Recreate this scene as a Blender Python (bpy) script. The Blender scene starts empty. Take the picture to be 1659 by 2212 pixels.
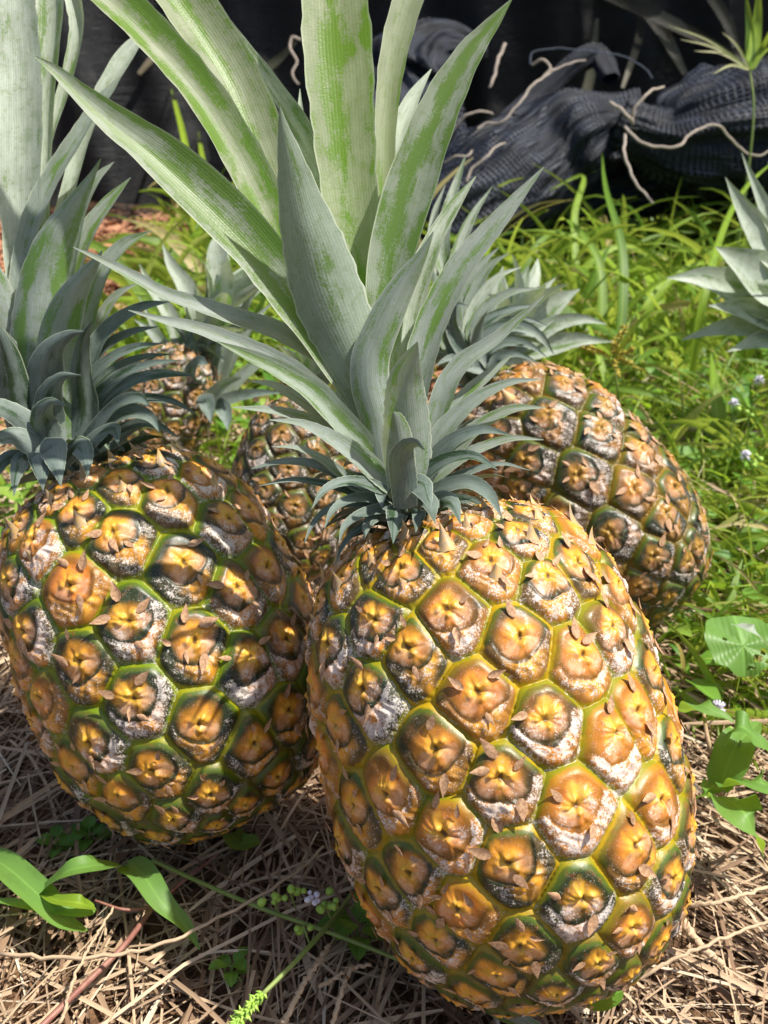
import bpy, math, random
import numpy as np
from mathutils import Vector, Matrix
R_ = math.radians
random.seed(7); RNG = np.random.default_rng(7)
SC = bpy.context.scene
COL = SC.collection

# ------------------------------------------------------------------ camera
CAM_H, PITCH, TH = 0.352, R_(26), 0.5
cam_d = bpy.data.cameras.new('camera'); cam = bpy.data.objects.new('camera', cam_d); COL.objects.link(cam)
cam_d.sensor_fit = 'VERTICAL'; cam_d.sensor_height = 36; cam_d.lens = 36
cam_d.clip_start = 0.01; cam_d.clip_end = 200
cam.location = (0, 0, CAM_H); cam.rotation_euler = (R_(90) - PITCH, 0, 0)
SC.camera = cam
cam_d.dof.use_dof = True; cam_d.dof.focus_distance = 0.36; cam_d.dof.aperture_fstop = 22

# ------------------------------------------------------------------ world, sun, exposure
SUN_EL, SUN_AZ = R_(62), R_(96)      # azimuth clockwise from +Y (north); 90 = from the right
sdir = Vector((math.sin(SUN_AZ) * math.cos(SUN_EL), math.cos(SUN_AZ) * math.cos(SUN_EL), math.sin(SUN_EL)))
W = bpy.data.worlds.new('World'); SC.world = W; W.use_nodes = True
sky = W.node_tree.nodes.new('ShaderNodeTexSky'); sky.sky_type = 'NISHITA'; sky.sun_disc = False
sky.sun_elevation = SUN_EL; sky.sun_rotation = SUN_AZ; sky.air_density = 1.0; sky.dust_density = 2.5
bg = W.node_tree.nodes['Background']; bg.inputs[1].default_value = 0.10
W.node_tree.links.new(sky.outputs[0], bg.inputs[0])
sun_d = bpy.data.lights.new('sun', 'SUN'); sun = bpy.data.objects.new('sun', sun_d); COL.objects.link(sun)
sun_d.energy = 5.0; sun_d.angle = R_(0.9); sun_d.color = (1.0, 0.95, 0.87)
sun.rotation_euler = (-sdir).to_track_quat('-Z', 'Y').to_euler()
SC.view_settings.view_transform = 'Standard'; SC.view_settings.look = 'None'
SC.view_settings.exposure = 0.52; SC.view_settings.gamma = 1.0
SC.cycles.max_bounces = 8; SC.cycles.transparent_max_bounces = 8

# ------------------------------------------------------------------ view geometry helpers (photo read at 1659 x 2212)
FWD = Vector((0, math.cos(PITCH), -math.sin(PITCH))); UP = Vector((0, math.sin(PITCH), math.cos(PITCH))); RT = Vector((1, 0, 0))
EYE = Vector((0, 0, CAM_H))
def ray(x, y): return FWD + RT * ((x - 829.5) / 1106 * TH) + UP * (-(y - 1106) / 1106 * TH)
def at(x, y, d): return EYE + ray(x, y) * d
def on_ground(x, y, z=0.0):
    r = ray(x, y); return EYE + r * ((z - CAM_H) / r.z)
def px(w, d): return w * (2 * TH / 2212) * d
def proj(p):
    v = Vector(p) - EYE; d = v.dot(FWD)
    return (829.5 + v.dot(RT) / d / TH * 1106, 1106 - v.dot(UP) / d / TH * 1106, d)

# ------------------------------------------------------------------ object helpers
def tag(o, label=None, cat=None, group=None, kind=None):
    if label: o['label'] = label
    if cat: o['category'] = cat
    if group: o['group'] = group
    if kind: o['kind'] = kind
    return o
WL = {}      # world position of every object's origin
def empty(name, loc=(0, 0, 0)):
    o = bpy.data.objects.new(name, None); o.location = loc; o.empty_display_size = .02; COL.objects.link(o); WL[o.name] = Vector(loc); return o
def mesh_np(name, V, F, mat, parent=None, attrs=None, smooth=True, origin=None):
    """V (n,3), F (m,4) or (m,3) world coordinates; attrs {name: (n,3)}"""
    V = np.asarray(V, dtype=np.float32); F = np.asarray(F, dtype=np.int32)
    if origin is not None: V = V - np.asarray(origin, dtype=np.float32)
    me = bpy.data.meshes.new(name)
    me.vertices.add(len(V)); me.vertices.foreach_set('co', V.ravel())
    n = F.shape[1]
    me.loops.add(F.size); me.loops.foreach_set('vertex_index', F.ravel())
    me.polygons.add(len(F)); me.polygons.foreach_set('loop_start', np.arange(0, F.size, n, dtype=np.int32))
    me.update(calc_edges=True)
    if smooth: me.polygons.foreach_set('use_smooth', np.ones(len(F), dtype=bool))
    for k, a in (attrs or {}).items():
        at_ = me.attributes.new(k, 'FLOAT_VECTOR', 'POINT'); at_.data.foreach_set('vector', np.asarray(a, dtype=np.float32).ravel())
    me.materials.append(mat)
    o = bpy.data.objects.new(name, me); COL.objects.link(o)
    if origin is not None: o.location = origin
    WL[o.name] = Vector(o.location)
    if parent is not None:
        o.parent = parent; o.location = WL[o.name] - WL[parent.name]
    return o
class MB:
    def __init__(s): s.V = []; s.F = []; s.A = []; s.n = 0
    def add(s, V, F, A=None):
        V = np.asarray(V, float); s.V.append(V); s.F.append(np.asarray(F, int) + s.n); s.n += len(V)
        s.A.append(np.zeros((len(V), 3)) if A is None else np.asarray(A, float))
    def build(s, name, mat, parent=None, origin=None):
        return mesh_np(name, np.vstack(s.V), np.vstack(s.F), mat, parent, {'lf': np.vstack(s.A)}, origin=origin)
def grid_faces(nu, nv, wrap=False):
    """nu columns (fast index), nv rows"""
    i = np.arange(nv - 1)[:, None] * nu; m = nu if wrap else nu - 1
    j = np.arange(m)[None, :]; j2 = (j + 1) % nu
    return np.stack([i + j, i + j2, i + nu + j2, i + nu + j], -1).reshape(-1, 4)
def spline(P, n):
    """Catmull-Rom through rows of P (any dimension), chord-length parameter, n samples"""
    P = np.asarray(P, float); k = len(P)
    if k == 2: P = np.vstack([P[0], (P[0] + P[1]) / 2, P[1]]); k = 3
    d = np.linalg.norm(np.diff(P[:, :3], axis=0), axis=1) ** .5 + 1e-9; s = np.concatenate([[0], np.cumsum(d)])
    m = np.zeros_like(P)
    for i in range(k):
        if i == 0: m[i] = (P[1] - P[0]) / d[0]
        elif i == k - 1: m[i] = (P[-1] - P[-2]) / d[-1]
        else:
            a = (P[i] - P[i - 1]) / d[i - 1]; b = (P[i + 1] - P[i]) / d[i]
            m[i] = (a * d[i] + b * d[i - 1]) / (d[i] + d[i - 1])
    t = np.linspace(0, s[-1], n); j = np.clip(np.searchsorted(s, t, side='right') - 1, 0, k - 2)
    h = d[j]; u = (t - s[j]) / h; u = u[:, None]; h = h[:, None]
    return (2*u**3-3*u**2+1)*P[j] + (u**3-2*u**2+u)*h*m[j] + (-2*u**3+3*u**2)*P[j+1] + (u**3-u**2)*h*m[j+1]
def nrm(a): return a / (np.linalg.norm(a, axis=-1, keepdims=True) + 1e-12)

# ------------------------------------------------------------------ node maths
class E:
    def __init__(s, m, sock): s.m = m; s.k = sock
    def _op(s, op, o=None, rev=False, o3=None):
        n = s.m.nt.nodes.new('ShaderNodeMath'); n.operation = op
        a, b = (o, s) if rev else (s, o)
        for i, q in enumerate((a, b, o3)):
            if q is None: continue
            if isinstance(q, E): s.m.nt.links.new(q.k, n.inputs[i])
            else: n.inputs[i].default_value = q
        return E(s.m, n.outputs[0])
    def __add__(s, o): return s._op('ADD', o)
    __radd__ = __add__
    def __mul__(s, o): return s._op('MULTIPLY', o)
    __rmul__ = __mul__
    def __sub__(s, o): return s._op('SUBTRACT', o)
    def __rsub__(s, o): return s._op('SUBTRACT', o, True)
    def __truediv__(s, o): return s._op('DIVIDE', o)
    def __pow__(s, o): return s._op('POWER', o)
    def abs(s): return s._op('ABSOLUTE')
    def sqrt(s): return s._op('SQRT')
    def sin(s): return s._op('SINE')
    def mn(s, o): return s._op('MINIMUM', o)
    def mx(s, o): return s._op('MAXIMUM', o)
    def ss(s, a, b):   # smoothstep from a to b (a may exceed b)
        n = s.m.nt.nodes.new('ShaderNodeMapRange'); n.interpolation_type = 'SMOOTHSTEP'
        s.m.nt.links.new(s.k, n.inputs[0])
        lo, hi, x, y = (a, b, 0, 1) if a < b else (b, a, 1, 0)
        for i, v in zip((1, 2, 3, 4), (lo, hi, x, y)): n.inputs[i].default_value = v
        return E(s.m, n.outputs[0])
class Mat:
    def __init__(s, name):
        s.mat = bpy.data.materials.new(name); s.mat.use_nodes = True; s.nt = s.mat.node_tree
        s.p = s.nt.nodes['Principled BSDF']; s.out = s.nt.nodes['Material Output']
    def attr(s, name):
        n = s.nt.nodes.new('ShaderNodeAttribute'); n.attribute_name = name
        q = s.nt.nodes.new('ShaderNodeSeparateXYZ'); s.nt.links.new(n.outputs['Vector'], q.inputs[0])
        return [E(s, q.outputs[i]) for i in range(3)]
    def obj(s):
        n = s.nt.nodes.new('ShaderNodeTexCoord'); return E(s, n.outputs['Object'])
    def vec(s, x, y, z=0.0):
        n = s.nt.nodes.new('ShaderNodeCombineXYZ')
        for i, q in enumerate((x, y, z)):
            if isinstance(q, E): s.nt.links.new(q.k, n.inputs[i])
            else: n.inputs[i].default_value = q
        return E(s, n.outputs[0])
    def rnd(s):
        n = s.nt.nodes.new('ShaderNodeObjectInfo'); return E(s, n.outputs['Random'])
    def noise(s, v, scale, detail=3, rough=.55, dist=0):
        n = s.nt.nodes.new('ShaderNodeTexNoise'); s.nt.links.new(v.k, n.inputs['Vector'])
        n.inputs['Scale'].default_value = scale; n.inputs['Detail'].default_value = detail
        n.inputs['Roughness'].default_value = rough; n.inputs['Distortion'].default_value = dist
        return E(s, n.outputs['Fac'])
    def voro(s, v, scale, feat='F1', out='Distance'):
        n = s.nt.nodes.new('ShaderNodeTexVoronoi'); n.feature = feat; s.nt.links.new(v.k, n.inputs['Vector'])
        n.inputs['Scale'].default_value = scale; return E(s, n.outputs[out])
    def mix(s, f, a, b):
        n = s.nt.nodes.new('ShaderNodeMix'); n.data_type = 'RGBA'
        for i, q in ((0, f), (6, a), (7, b)):
            if isinstance(q, E): s.nt.links.new(q.k, n.inputs[i])
            else: n.inputs[i].default_value = q if i == 0 else (*q, 1)
        return E(s, n.outputs[2])
    def bump(s, h, strength=.3, dist=.001):
        n = s.nt.nodes.new('ShaderNodeBump'); n.inputs['Strength'].default_value = strength; n.inputs['Distance'].default_value = dist
        s.nt.links.new(h.k, n.inputs['Height']); s.nt.links.new(n.outputs[0], s.p.inputs['Normal']); return n
    def set(s, **kw):
        for k, v in kw.items():
            i = s.p.inputs[k.replace('_', ' ')]
            if isinstance(v, E): s.nt.links.new(v.k, i)
            else: i.default_value = (*v, 1) if isinstance(v, tuple) else v
        return s
    def translucent(s, col, f):
        t = s.nt.nodes.new('ShaderNodeBsdfTranslucent'); m = s.nt.nodes.new('ShaderNodeMixShader')
        if isinstance(col, E): s.nt.links.new(col.k, t.inputs[0])
        else: t.inputs[0].default_value = (*col, 1)
        if isinstance(f, E): s.nt.links.new(f.k, m.inputs[0])
        else: m.inputs[0].default_value = f
        s.nt.links.new(s.p.outputs[0], m.inputs[1]); s.nt.links.new(t.outputs[0], m.inputs[2])
        s.nt.links.new(m.outputs[0], s.out.inputs[0]); return s

# ------------------------------------------------------------------ materials
def mat_rind(name, ripe=.5, groove=(.36, .30, .008), heart=1.0, bloom=0.0):
    m = Mat(name); x, y, b = m.attr('eye'); r1, r2, t = m.attr('eid'); o = m.obj()
    nb = m.noise(o, 110, 3); nf = m.noise(o, 1300, 4, .7); nm = m.noise(o, 420, 3)
    yy = y - .14
    rd = (x * x + yy * yy).sqrt() * .98 + (nb - .5) * .26; rc = (x * x + y * y).sqrt() + (nm - .5) * .25
    ripec = (r2 + (ripe - .5) + (t.mn(.45) - .42) * 1.9 + (nb - .5) * .5)
    rim = m.mix(ripec.ss(.45, 1.1), (.008, .016, .006), (.20, .085, .006))
    rim = m.mix((r1 * ripec.ss(1.0, .3)).ss(.2, .8), rim, (.012, .013, .016))
    org = m.mix(ripec.ss(.1, .9), (.46, .20, .016), (.78, .25, .045))
    mid = m.mix(ripec.ss(.25, 1.0), (.026, .036, .012), (.40, .15, .014))
    c = m.mix(rd.ss(.90, .60), rim, mid); c = m.mix((rd + y.ss(.05, .55) * .20 + (r1 - .5) * .16).ss(.70, .34) * heart, c, org)
    # top edge: olive / yellow-green lip
    c = m.mix(b.ss(.26, .10) * y.ss(-.2, .3) * .8, c, m.mix(ripec.ss(.3, 1.0), (.085, .13, .006), (.42, .21, .006)))
    # three fleshy points round the heart, yellow-orange
    nx_ = x.abs() - .27; ny_ = y - .03; uy = y - .30
    nub = ((nx_ * nx_ + ny_ * ny_).sqrt()).mn((x * x + uy * uy * .6).sqrt()) + (nm - .5) * .25
    c = m.mix(nub.ss(.26, .08) * (.75 * heart), c, m.mix(r1, (.84, .34, .03), (.76, .42, .05)))
    # red-brown flush and yellow heart
    c = m.mix(nm.ss(.52, .68) * rd.ss(.2, .35) * rd.ss(.8, .6) * .32, c, (.30, .07, .015))
    c = m.mix(rc.ss(.38, .08) * (.62 * heart), c, m.mix(nb.ss(.35, .6), (.78, .46, .05), (.62, .40, .03)))
    # papery lower lobes
    lx_ = x.abs() - .31; ly_ = y + .20; lobe = ((lx_ * lx_ + ly_ * ly_).sqrt() + (nm - .5) * .3).ss(.30, .14) * rd.ss(.80, .70)
    c = m.mix(lobe * (.30 + .25 * heart), c, m.mix(nm.ss(.35, .65), (.74, .46, .30), (.68, .30, .12)))
    # bract skirt
    sk = rd.ss(.73, .80) * y.ss(.08, -.10)
    skc = m.mix((x.abs() * 1.0 + (y + .62).abs() * .8 + (nb - .5) * 1.0).ss(.80, .20), m.mix(ripec.ss(.1, .9), (.035, .040, .018), (.40, .17, .03)), m.mix(r1, (.72, .33, .03), (.6, .22, .02)))
    skc = m.mix(max(0.0, .9 - heart), skc, (.035, .032, .022))
    c = m.mix(sk, c, skc)
    # groove
    gcol = m.mix((nb + (r1 - .5) * .4 + (t - .5) * .3).ss(.35, .65), groove, (groove[0] * .55, groove[1] * .8, .006))
    gcol = m.mix((t + (nb - .5) * .4).ss(.3, .05), gcol, (.10, .075, .012))
    c = m.mix((b + (nm - .5) * .10).ss(.10, .03), c, gcol)
    # white bloom
    w = sk * .60 + lobe * .34 + b.ss(.1, .3) * .20 - rc.ss(.4, .1) * .3 - y.ss(.25, .6) * .12
    pw = (nf * 1.0 + m.noise(o, 230, 3) * .62 + nm * .2 + w * .42 + (r1 - .5) * .06)
    pf = (pw + r1 * .12 - .06 + bloom).ss(1.17, 1.38) + (m.noise(o, 2600, 2, .6).ss(.60, .70) * nm.ss(.38, .62) * .55 + nf.ss(.60, .72) * .18) * b.ss(.05, .2) * b.ss(.07, .16)
    c = m.mix(pf.mn(1.0) * .82, c, (.80, .71, .64))
    # small dark spots, brown heart
    hx = (x * x * 1.6 + y * y * .7).sqrt() + (nm - .5) * .12
    c = m.mix(hx.ss(.13, .03) * .85, c, (.07, .03, .012))
    m.set(Base_Color=c, Roughness=pf * .4 + .36 + (nf - .5) * .35, Specular_IOR_Level=.40)
    m.set(Subsurface_Weight=0.0)
    m.bump(pf * .6 + nf * .35 + nm * .4, .35, .0006)
    return m.mat
def mat_leaf(name, silver=(.36, .41, .38), green=(.13, .25, .03), wear=.0, trans=.25, tcol=(.50, .60, .28), dust=0.0, rough=.5):
    m = Mat(name); u, v, r = m.attr('lf')     # u -1..1, v metres along, r random
    P = m.vec(u * .010 + r * 3.1, v * .22 + r, r * 7.0)
    n1 = m.noise(P, 300, 5, .65); P2 = m.vec(u * .010 + r * 9.1, v, r * 3.0); n2 = m.noise(P2, 45, 3)
    n3 = m.noise(P2, 1100, 2, .7)
    lines = ((u * 62.0 + n2 * 3.0).sin() * .5 + .5)
    lines2 = ((u * 24.0 + n2 * 2.0).sin() * .5 + .5)
    strip = (u * 5.0 + r * 20.0 + n2 * 1.5).sin() * .09
    k = n1 * .62 + n2 * .55 + strip + (n3 - .5) * .34 + wear + (r - .5) * .14 - .075
    rub = k.ss(.545, .70)
    sv = m.mix((n2 * .6 + n1 * .5).ss(.35, .75), silver, tuple(q * .62 for q in silver))
    sv = m.mix(lines * .17 * n1 * 2.0 + lines2 * .08, sv, tuple(q * .62 for q in green))
    gr = m.mix(n3, green, (green[0] * .6, green[1] * .62, green[2] * .6))
    n4 = m.noise(m.vec(u * .012 + r * 2.0, v * .6, r), 2400, 2, .8)
    sv = m.mix((n4 - .5).ss(.02, .14) * .42, sv, tuple(q * .45 for q in silver))
    sv = m.mix(m.noise(P2, 240, 4, .7).ss(.54, .62) * .30, sv, tuple(q * .8 for q in green))
    c = m.mix(rub * .88, sv, gr)
    c = m.mix(u.abs().ss(.93, .985) * .7, c, (.55, .60, .45))
    c = m.mix((n3 * .6 + n1 * .5).ss(.70, .80) * .25, c, (.22, .16, .08))
    m.set(Base_Color=c, Roughness=rub * -.12 + rough, Specular_IOR_Level=.4)
    m.bump(lines * .22 + lines2 * .2 + n3 * .7, .35, .0004)
    m.translucent(m.mix(rub, tcol, (tcol[0] * .7, tcol[1], tcol[2] * .4)), trans)
    return m.mat
def mat_simple(name, c1, c2, scale=200, rough=.7, spec=.3, bump=.3, bd=.0006, stretch=None):
    m = Mat(name); o = m.obj(); n = m.noise(o, scale, 4, .6)
    m.set(Base_Color=m.mix(n.ss(.3, .7), c1, c2), Roughness=rough, Specular_IOR_Level=spec); m.bump(n, bump, bd); return m.mat
def mat_blade(name, c1, c2, c3, trans=.35, tcol=(.5, .75, .05), rough=.45):
    m = Mat(name); u, v, r = m.attr('lf'); n = m.noise(m.vec(u * .02 + r * 5, v, r * 7), 60, 3)
    c = m.mix(r.ss(0, .75), c1, c2); c = m.mix(r.ss(.8, .95), c, c3)
    c = m.mix((n - .5).ss(.0, .2) * .45, c, tuple(q * .6 for q in c1)); c = m.mix(((u * 40).sin() * .5 + .5) * .07, c, tuple(q * .5 for q in c2))
    c = m.mix(u.abs().ss(.12, .0) * .35, c, tuple(min(1, q * 1.8) for q in c2))
    m.set(Base_Color=c, Roughness=rough, Specular_IOR_Level=.4); m.bump((u * 50).sin(), .2, .0003)
    m.translucent(m.mix(r.ss(.8, .95), tcol, (.6, .5, .15)), trans); return m.mat
def mat_straw():
    m = Mat('straw'); u, v, r = m.attr('lf'); n = m.noise(m.vec(u * .01 + r * 5, v * .3, r * 7), 500, 3)
    c = m.mix(r.ss(0, .9), (.20, .12, .07), (.60, .44, .28)); c = m.mix(r.ss(.85, 1.), c, (.74, .64, .48))
    c = m.mix(n.ss(.4, .75) * .5, c, (.17, .10, .06))
    m.set(Base_Color=c, Roughness=.62, Specular_IOR_Level=.3); m.bump(n, .5, .0005); return m.mat
def mat_ground():
    m = Mat('ground'); o = m.obj(); n = m.noise(o, 9, 5); f = m.noise(o, 160, 5, .65); g = m.noise(o, 2.2, 2)
    c = m.mix(f.ss(.3, .7), (.055, .033, .020), (.20, .115, .06)); c = m.mix(n.ss(.55, .75) * .6, c, (.34, .17, .08))
    m.set(Base_Color=c, Roughness=.9, Specular_IOR_Level=.15); m.bump(f + n, .8, .006); return m.mat
def mat_net(name, alpha=True, per=.0034, base=(.004, .006, .011), lite=(.030, .038, .062)):
    m = Mat(name); u, v, r = m.attr('lf')      # metres along / across
    a = (u * 2 * math.pi / per).sin(); b_ = (v * 2 * math.pi / per).sin()
    w = a.mx(b_); n = m.noise(m.vec(u, v, r), 26, 3); n2 = m.noise(m.vec(u * .3, v, r), 420, 3)
    c = m.mix(w.ss(.2, .95) * (n.ss(.3, .8)) * .55 + n2.ss(.55, .8) * .28, base, lite)  # stretched noise paints pale highlight streaks over the weave
    m.set(Base_Color=c, Roughness=.55, Specular_IOR_Level=.4)
    m.bump(w * .35 + m.noise(m.vec(u * .25, v, r), 60, 5, .7) * .8 + m.noise(m.vec(u * .10, v, r), 160, 3, .6) * 1.2, .6, .003)
    if alpha:
        t = m.nt.nodes.new('ShaderNodeBsdfTransparent'); mx = m.nt.nodes.new('ShaderNodeMixShader')
        f = w.ss(.0, .6)._op('MULTIPLY', .85) + .05
        m.nt.links.new(f.k, mx.inputs[0]); m.nt.links.new(t.outputs[0], mx.inputs[1]); m.nt.links.new(m.p.outputs[0], mx.inputs[2])
        m.nt.links.new(mx.outputs[0], m.out.inputs[0])
    return m.mat

M_RIND = mat_rind('rind_ripe', ripe=.55, groove=(.42, .27, .006))
M_RIND2 = mat_rind('rind_half_ripe', ripe=.34, groove=(.25, .25, .006))
M_RIND3 = mat_rind('rind_dark', ripe=.20, groove=(.20, .12, .008), heart=.34, bloom=-.05)
M_RIND_SHADE = mat_rind('rind_painted_shade', ripe=.0, groove=(.09, .06, .01), heart=.22, bloom=-.02)  # rind colour darkened so the two rear fruits look shaded
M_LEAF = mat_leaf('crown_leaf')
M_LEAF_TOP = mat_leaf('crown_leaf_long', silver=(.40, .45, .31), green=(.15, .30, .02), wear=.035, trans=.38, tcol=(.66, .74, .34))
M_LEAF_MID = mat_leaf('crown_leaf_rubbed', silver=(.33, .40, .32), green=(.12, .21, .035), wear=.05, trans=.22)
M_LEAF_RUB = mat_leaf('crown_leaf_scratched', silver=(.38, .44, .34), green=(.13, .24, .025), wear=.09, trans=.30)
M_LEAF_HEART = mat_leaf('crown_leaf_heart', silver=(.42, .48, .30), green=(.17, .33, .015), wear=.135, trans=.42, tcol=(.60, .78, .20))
M_LEAF_LOW = mat_leaf('crown_leaf_low_shade', silver=(.20, .25, .22), green=(.035, .08, .025), wear=.0, trans=.05, tcol=(.3, .5, .12))  # shade of the low leaves is put into these darker colours
M_LEAF_BACK = mat_leaf('crown_leaf_painted_sun', silver=(.60, .67, .57), green=(.15, .27, .05), wear=-.04, trans=.25)  # silver scales, paled further to paint in the sun hitting them
M_DRY = mat_simple('dried_bract', (.56, .35, .20), (.32, .17, .09), 900, .6, .3)
M_TIP = mat_simple('bract_tip', (.55, .34, .12), (.34, .26, .17), 300, .5, .4)
M_GRASS = mat_blade('grass', (.07, .16, .015), (.28, .42, .035), (.50, .40, .18), tcol=(.52, .64, .08))
M_WEED = mat_blade('weed_leaf', (.06, .17, .02), (.16, .33, .04), (.25, .38, .06), trans=.3)
M_PLANT = mat_blade('broad_leaf', (.13, .27, .05), (.15, .30, .06), (.20, .34, .06), trans=.3)
M_STRAW = mat_straw()
M_GROUND = mat_ground()
M_NET = mat_net('shade_net', False, .0034)
M_NETSHELL = mat_net('shade_net_loose', True, .0062, (.004, .006, .011), (.075, .095, .15))
M_NETDARK = mat_net('shade_net_far', False, .0050, (.002, .003, .004), (.008, .010, .013))
M_NETWALL = mat_net('shade_net_hanging', True, .0050, (.0025, .0035, .005), (.012, .015, .020))
M_TWINE = mat_simple('twine', (.52, .45, .38), (.34, .28, .23), 700, .85, .1)
M_STEM_RED = mat_simple('reddish_stem', (.22, .08, .06), (.34, .17, .12), 150, .5, .4)
M_STEM = mat_simple('green_stem', (.16, .24, .05), (.24, .30, .08), 150, .5, .4)
M_STEM_TAN = mat_simple('tan_stem', (.42, .30, .17), (.30, .20, .11), 150, .6, .3)
M_SEED = mat_simple('seed_green', (.24, .42, .05), (.38, .55, .10), 500, .5, .4)
M_SEDGE = mat_simple('seed_gold', (.55, .42, .06), (.34, .30, .05), 500, .6, .3)
M_FLOWER = mat_simple('flower_lilac', (.60, .56, .68), (.75, .74, .78), 600, .7, .2)
M_CORE = mat_simple('crown_core', (.12, .17, .10), (.20, .25, .16), 200, .6, .3)
M_WOOD = mat_simple('dark_stalk', (.06, .05, .035), (.12, .095, .06), 60, .8, .2)

# ------------------------------------------------------------------ ground height
def gz(x, y):
    x = np.asarray(x, float); y = np.asarray(y, float)
    return (.005 * np.sin(x * 17 + 1.3) * np.cos(y * 13 + .4) + .003 * np.sin(x * 41 + y * 29) + .0016 * np.sin(x * 97 - y * 83)) - .004

# ------------------------------------------------------------------ generic tube and strip geometry
def tube(P, rad, ns=8):
    P = np.asarray(P, float); rad = np.broadcast_to(np.asarray(rad, float), (len(P),))
    P = np.vstack([P[0] - (P[1] - P[0]) * .01, P, P[-1] + (P[-1] - P[-2]) * .01]); rad = np.concatenate([[1e-5], rad, [1e-5]]); n = len(P)   # ends closed to a point
    T = nrm(np.gradient(P, axis=0)); ref = np.array([0, 0, 1.]) if abs(T[0][2]) < .9 else np.array([1., 0, 0])
    Nn = np.zeros_like(P); a = nrm(np.cross(T[0], ref))
    for i in range(n):
        a = nrm(a - T[i] * np.dot(a, T[i])); Nn[i] = a
    B = np.cross(T, Nn); th = np.arange(ns) / ns * 2 * math.pi
    V = P[:, None, :] + rad[:, None, None] * (np.cos(th)[None, :, None] * Nn[:, None, :] + np.sin(th)[None, :, None] * B[:, None, :])
    s = np.concatenate([[0], np.cumsum(np.linalg.norm(np.diff(P, axis=0), axis=1))])
    A = np.stack([np.broadcast_to(np.cos(th)[None, :], (n, ns)), np.broadcast_to(s[:, None], (n, ns)), np.full((n, ns), random.random())], -1)
    V = V.reshape(-1, 3); A = A.reshape(-1, 3); F = grid_faces(ns, n, True)
    return V, F, A
def leaf_geo(P, Wd, N0, chan=.25, nu=9, r=None, wave=0.0, twist=0.0, serr=0.0):
    """centre line P (n,3), widths Wd (n), N0 the face normal the blade turns to (vector or (n,3)); chan>0 lifts the margins along N0"""
    P = np.asarray(P, float); n = len(P); r = random.random() if r is None else r
    T = nrm(np.gradient(P, axis=0)); N0 = np.broadcast_to(np.asarray(N0, float), (n, 3))
    Wv = nrm(np.cross(T, N0)); Nn = np.cross(Wv, T)
    if twist:
        a = twist * np.linspace(0, 1, n)[:, None]; Wv, Nn = Wv * np.cos(a) + Nn * np.sin(a), -Wv * np.sin(a) + Nn * np.cos(a)
    u = np.linspace(-1, 1, nu); u = np.sign(u) * np.abs(u) ** .85
    s = np.concatenate([[0], np.cumsum(np.linalg.norm(np.diff(P, axis=0), axis=1))])
    wob = 1 + (serr * np.sin(s * 2600 + r * 9))[:, None] * (np.abs(u) > .9)[None, :] if serr else 1
    hw = (np.asarray(Wd) / 2)[:, None] * wob
    off = chan * hw * (np.abs(u)[None, :] ** 1.7) * 1.0
    if wave: off = off + wave * hw * np.sin(s / max(s[-1], 1e-6) * 14 + r * 6)[:, None] * np.abs(u)[None, :]
    V = P[:, None, :] + (hw * u[None, :] * (1 - .15 * abs(chan)))[..., None] * Wv[:, None, :] + off[..., None] * Nn[:, None, :]
    A = np.stack([np.broadcast_to(u[None, :], (n, nu)), np.broadcast_to(s[:, None], (n, nu)), np.full((n, nu), r)], -1)
    return V.reshape(-1, 3), grid_faces(nu, n), A.reshape(-1, 3)

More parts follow.
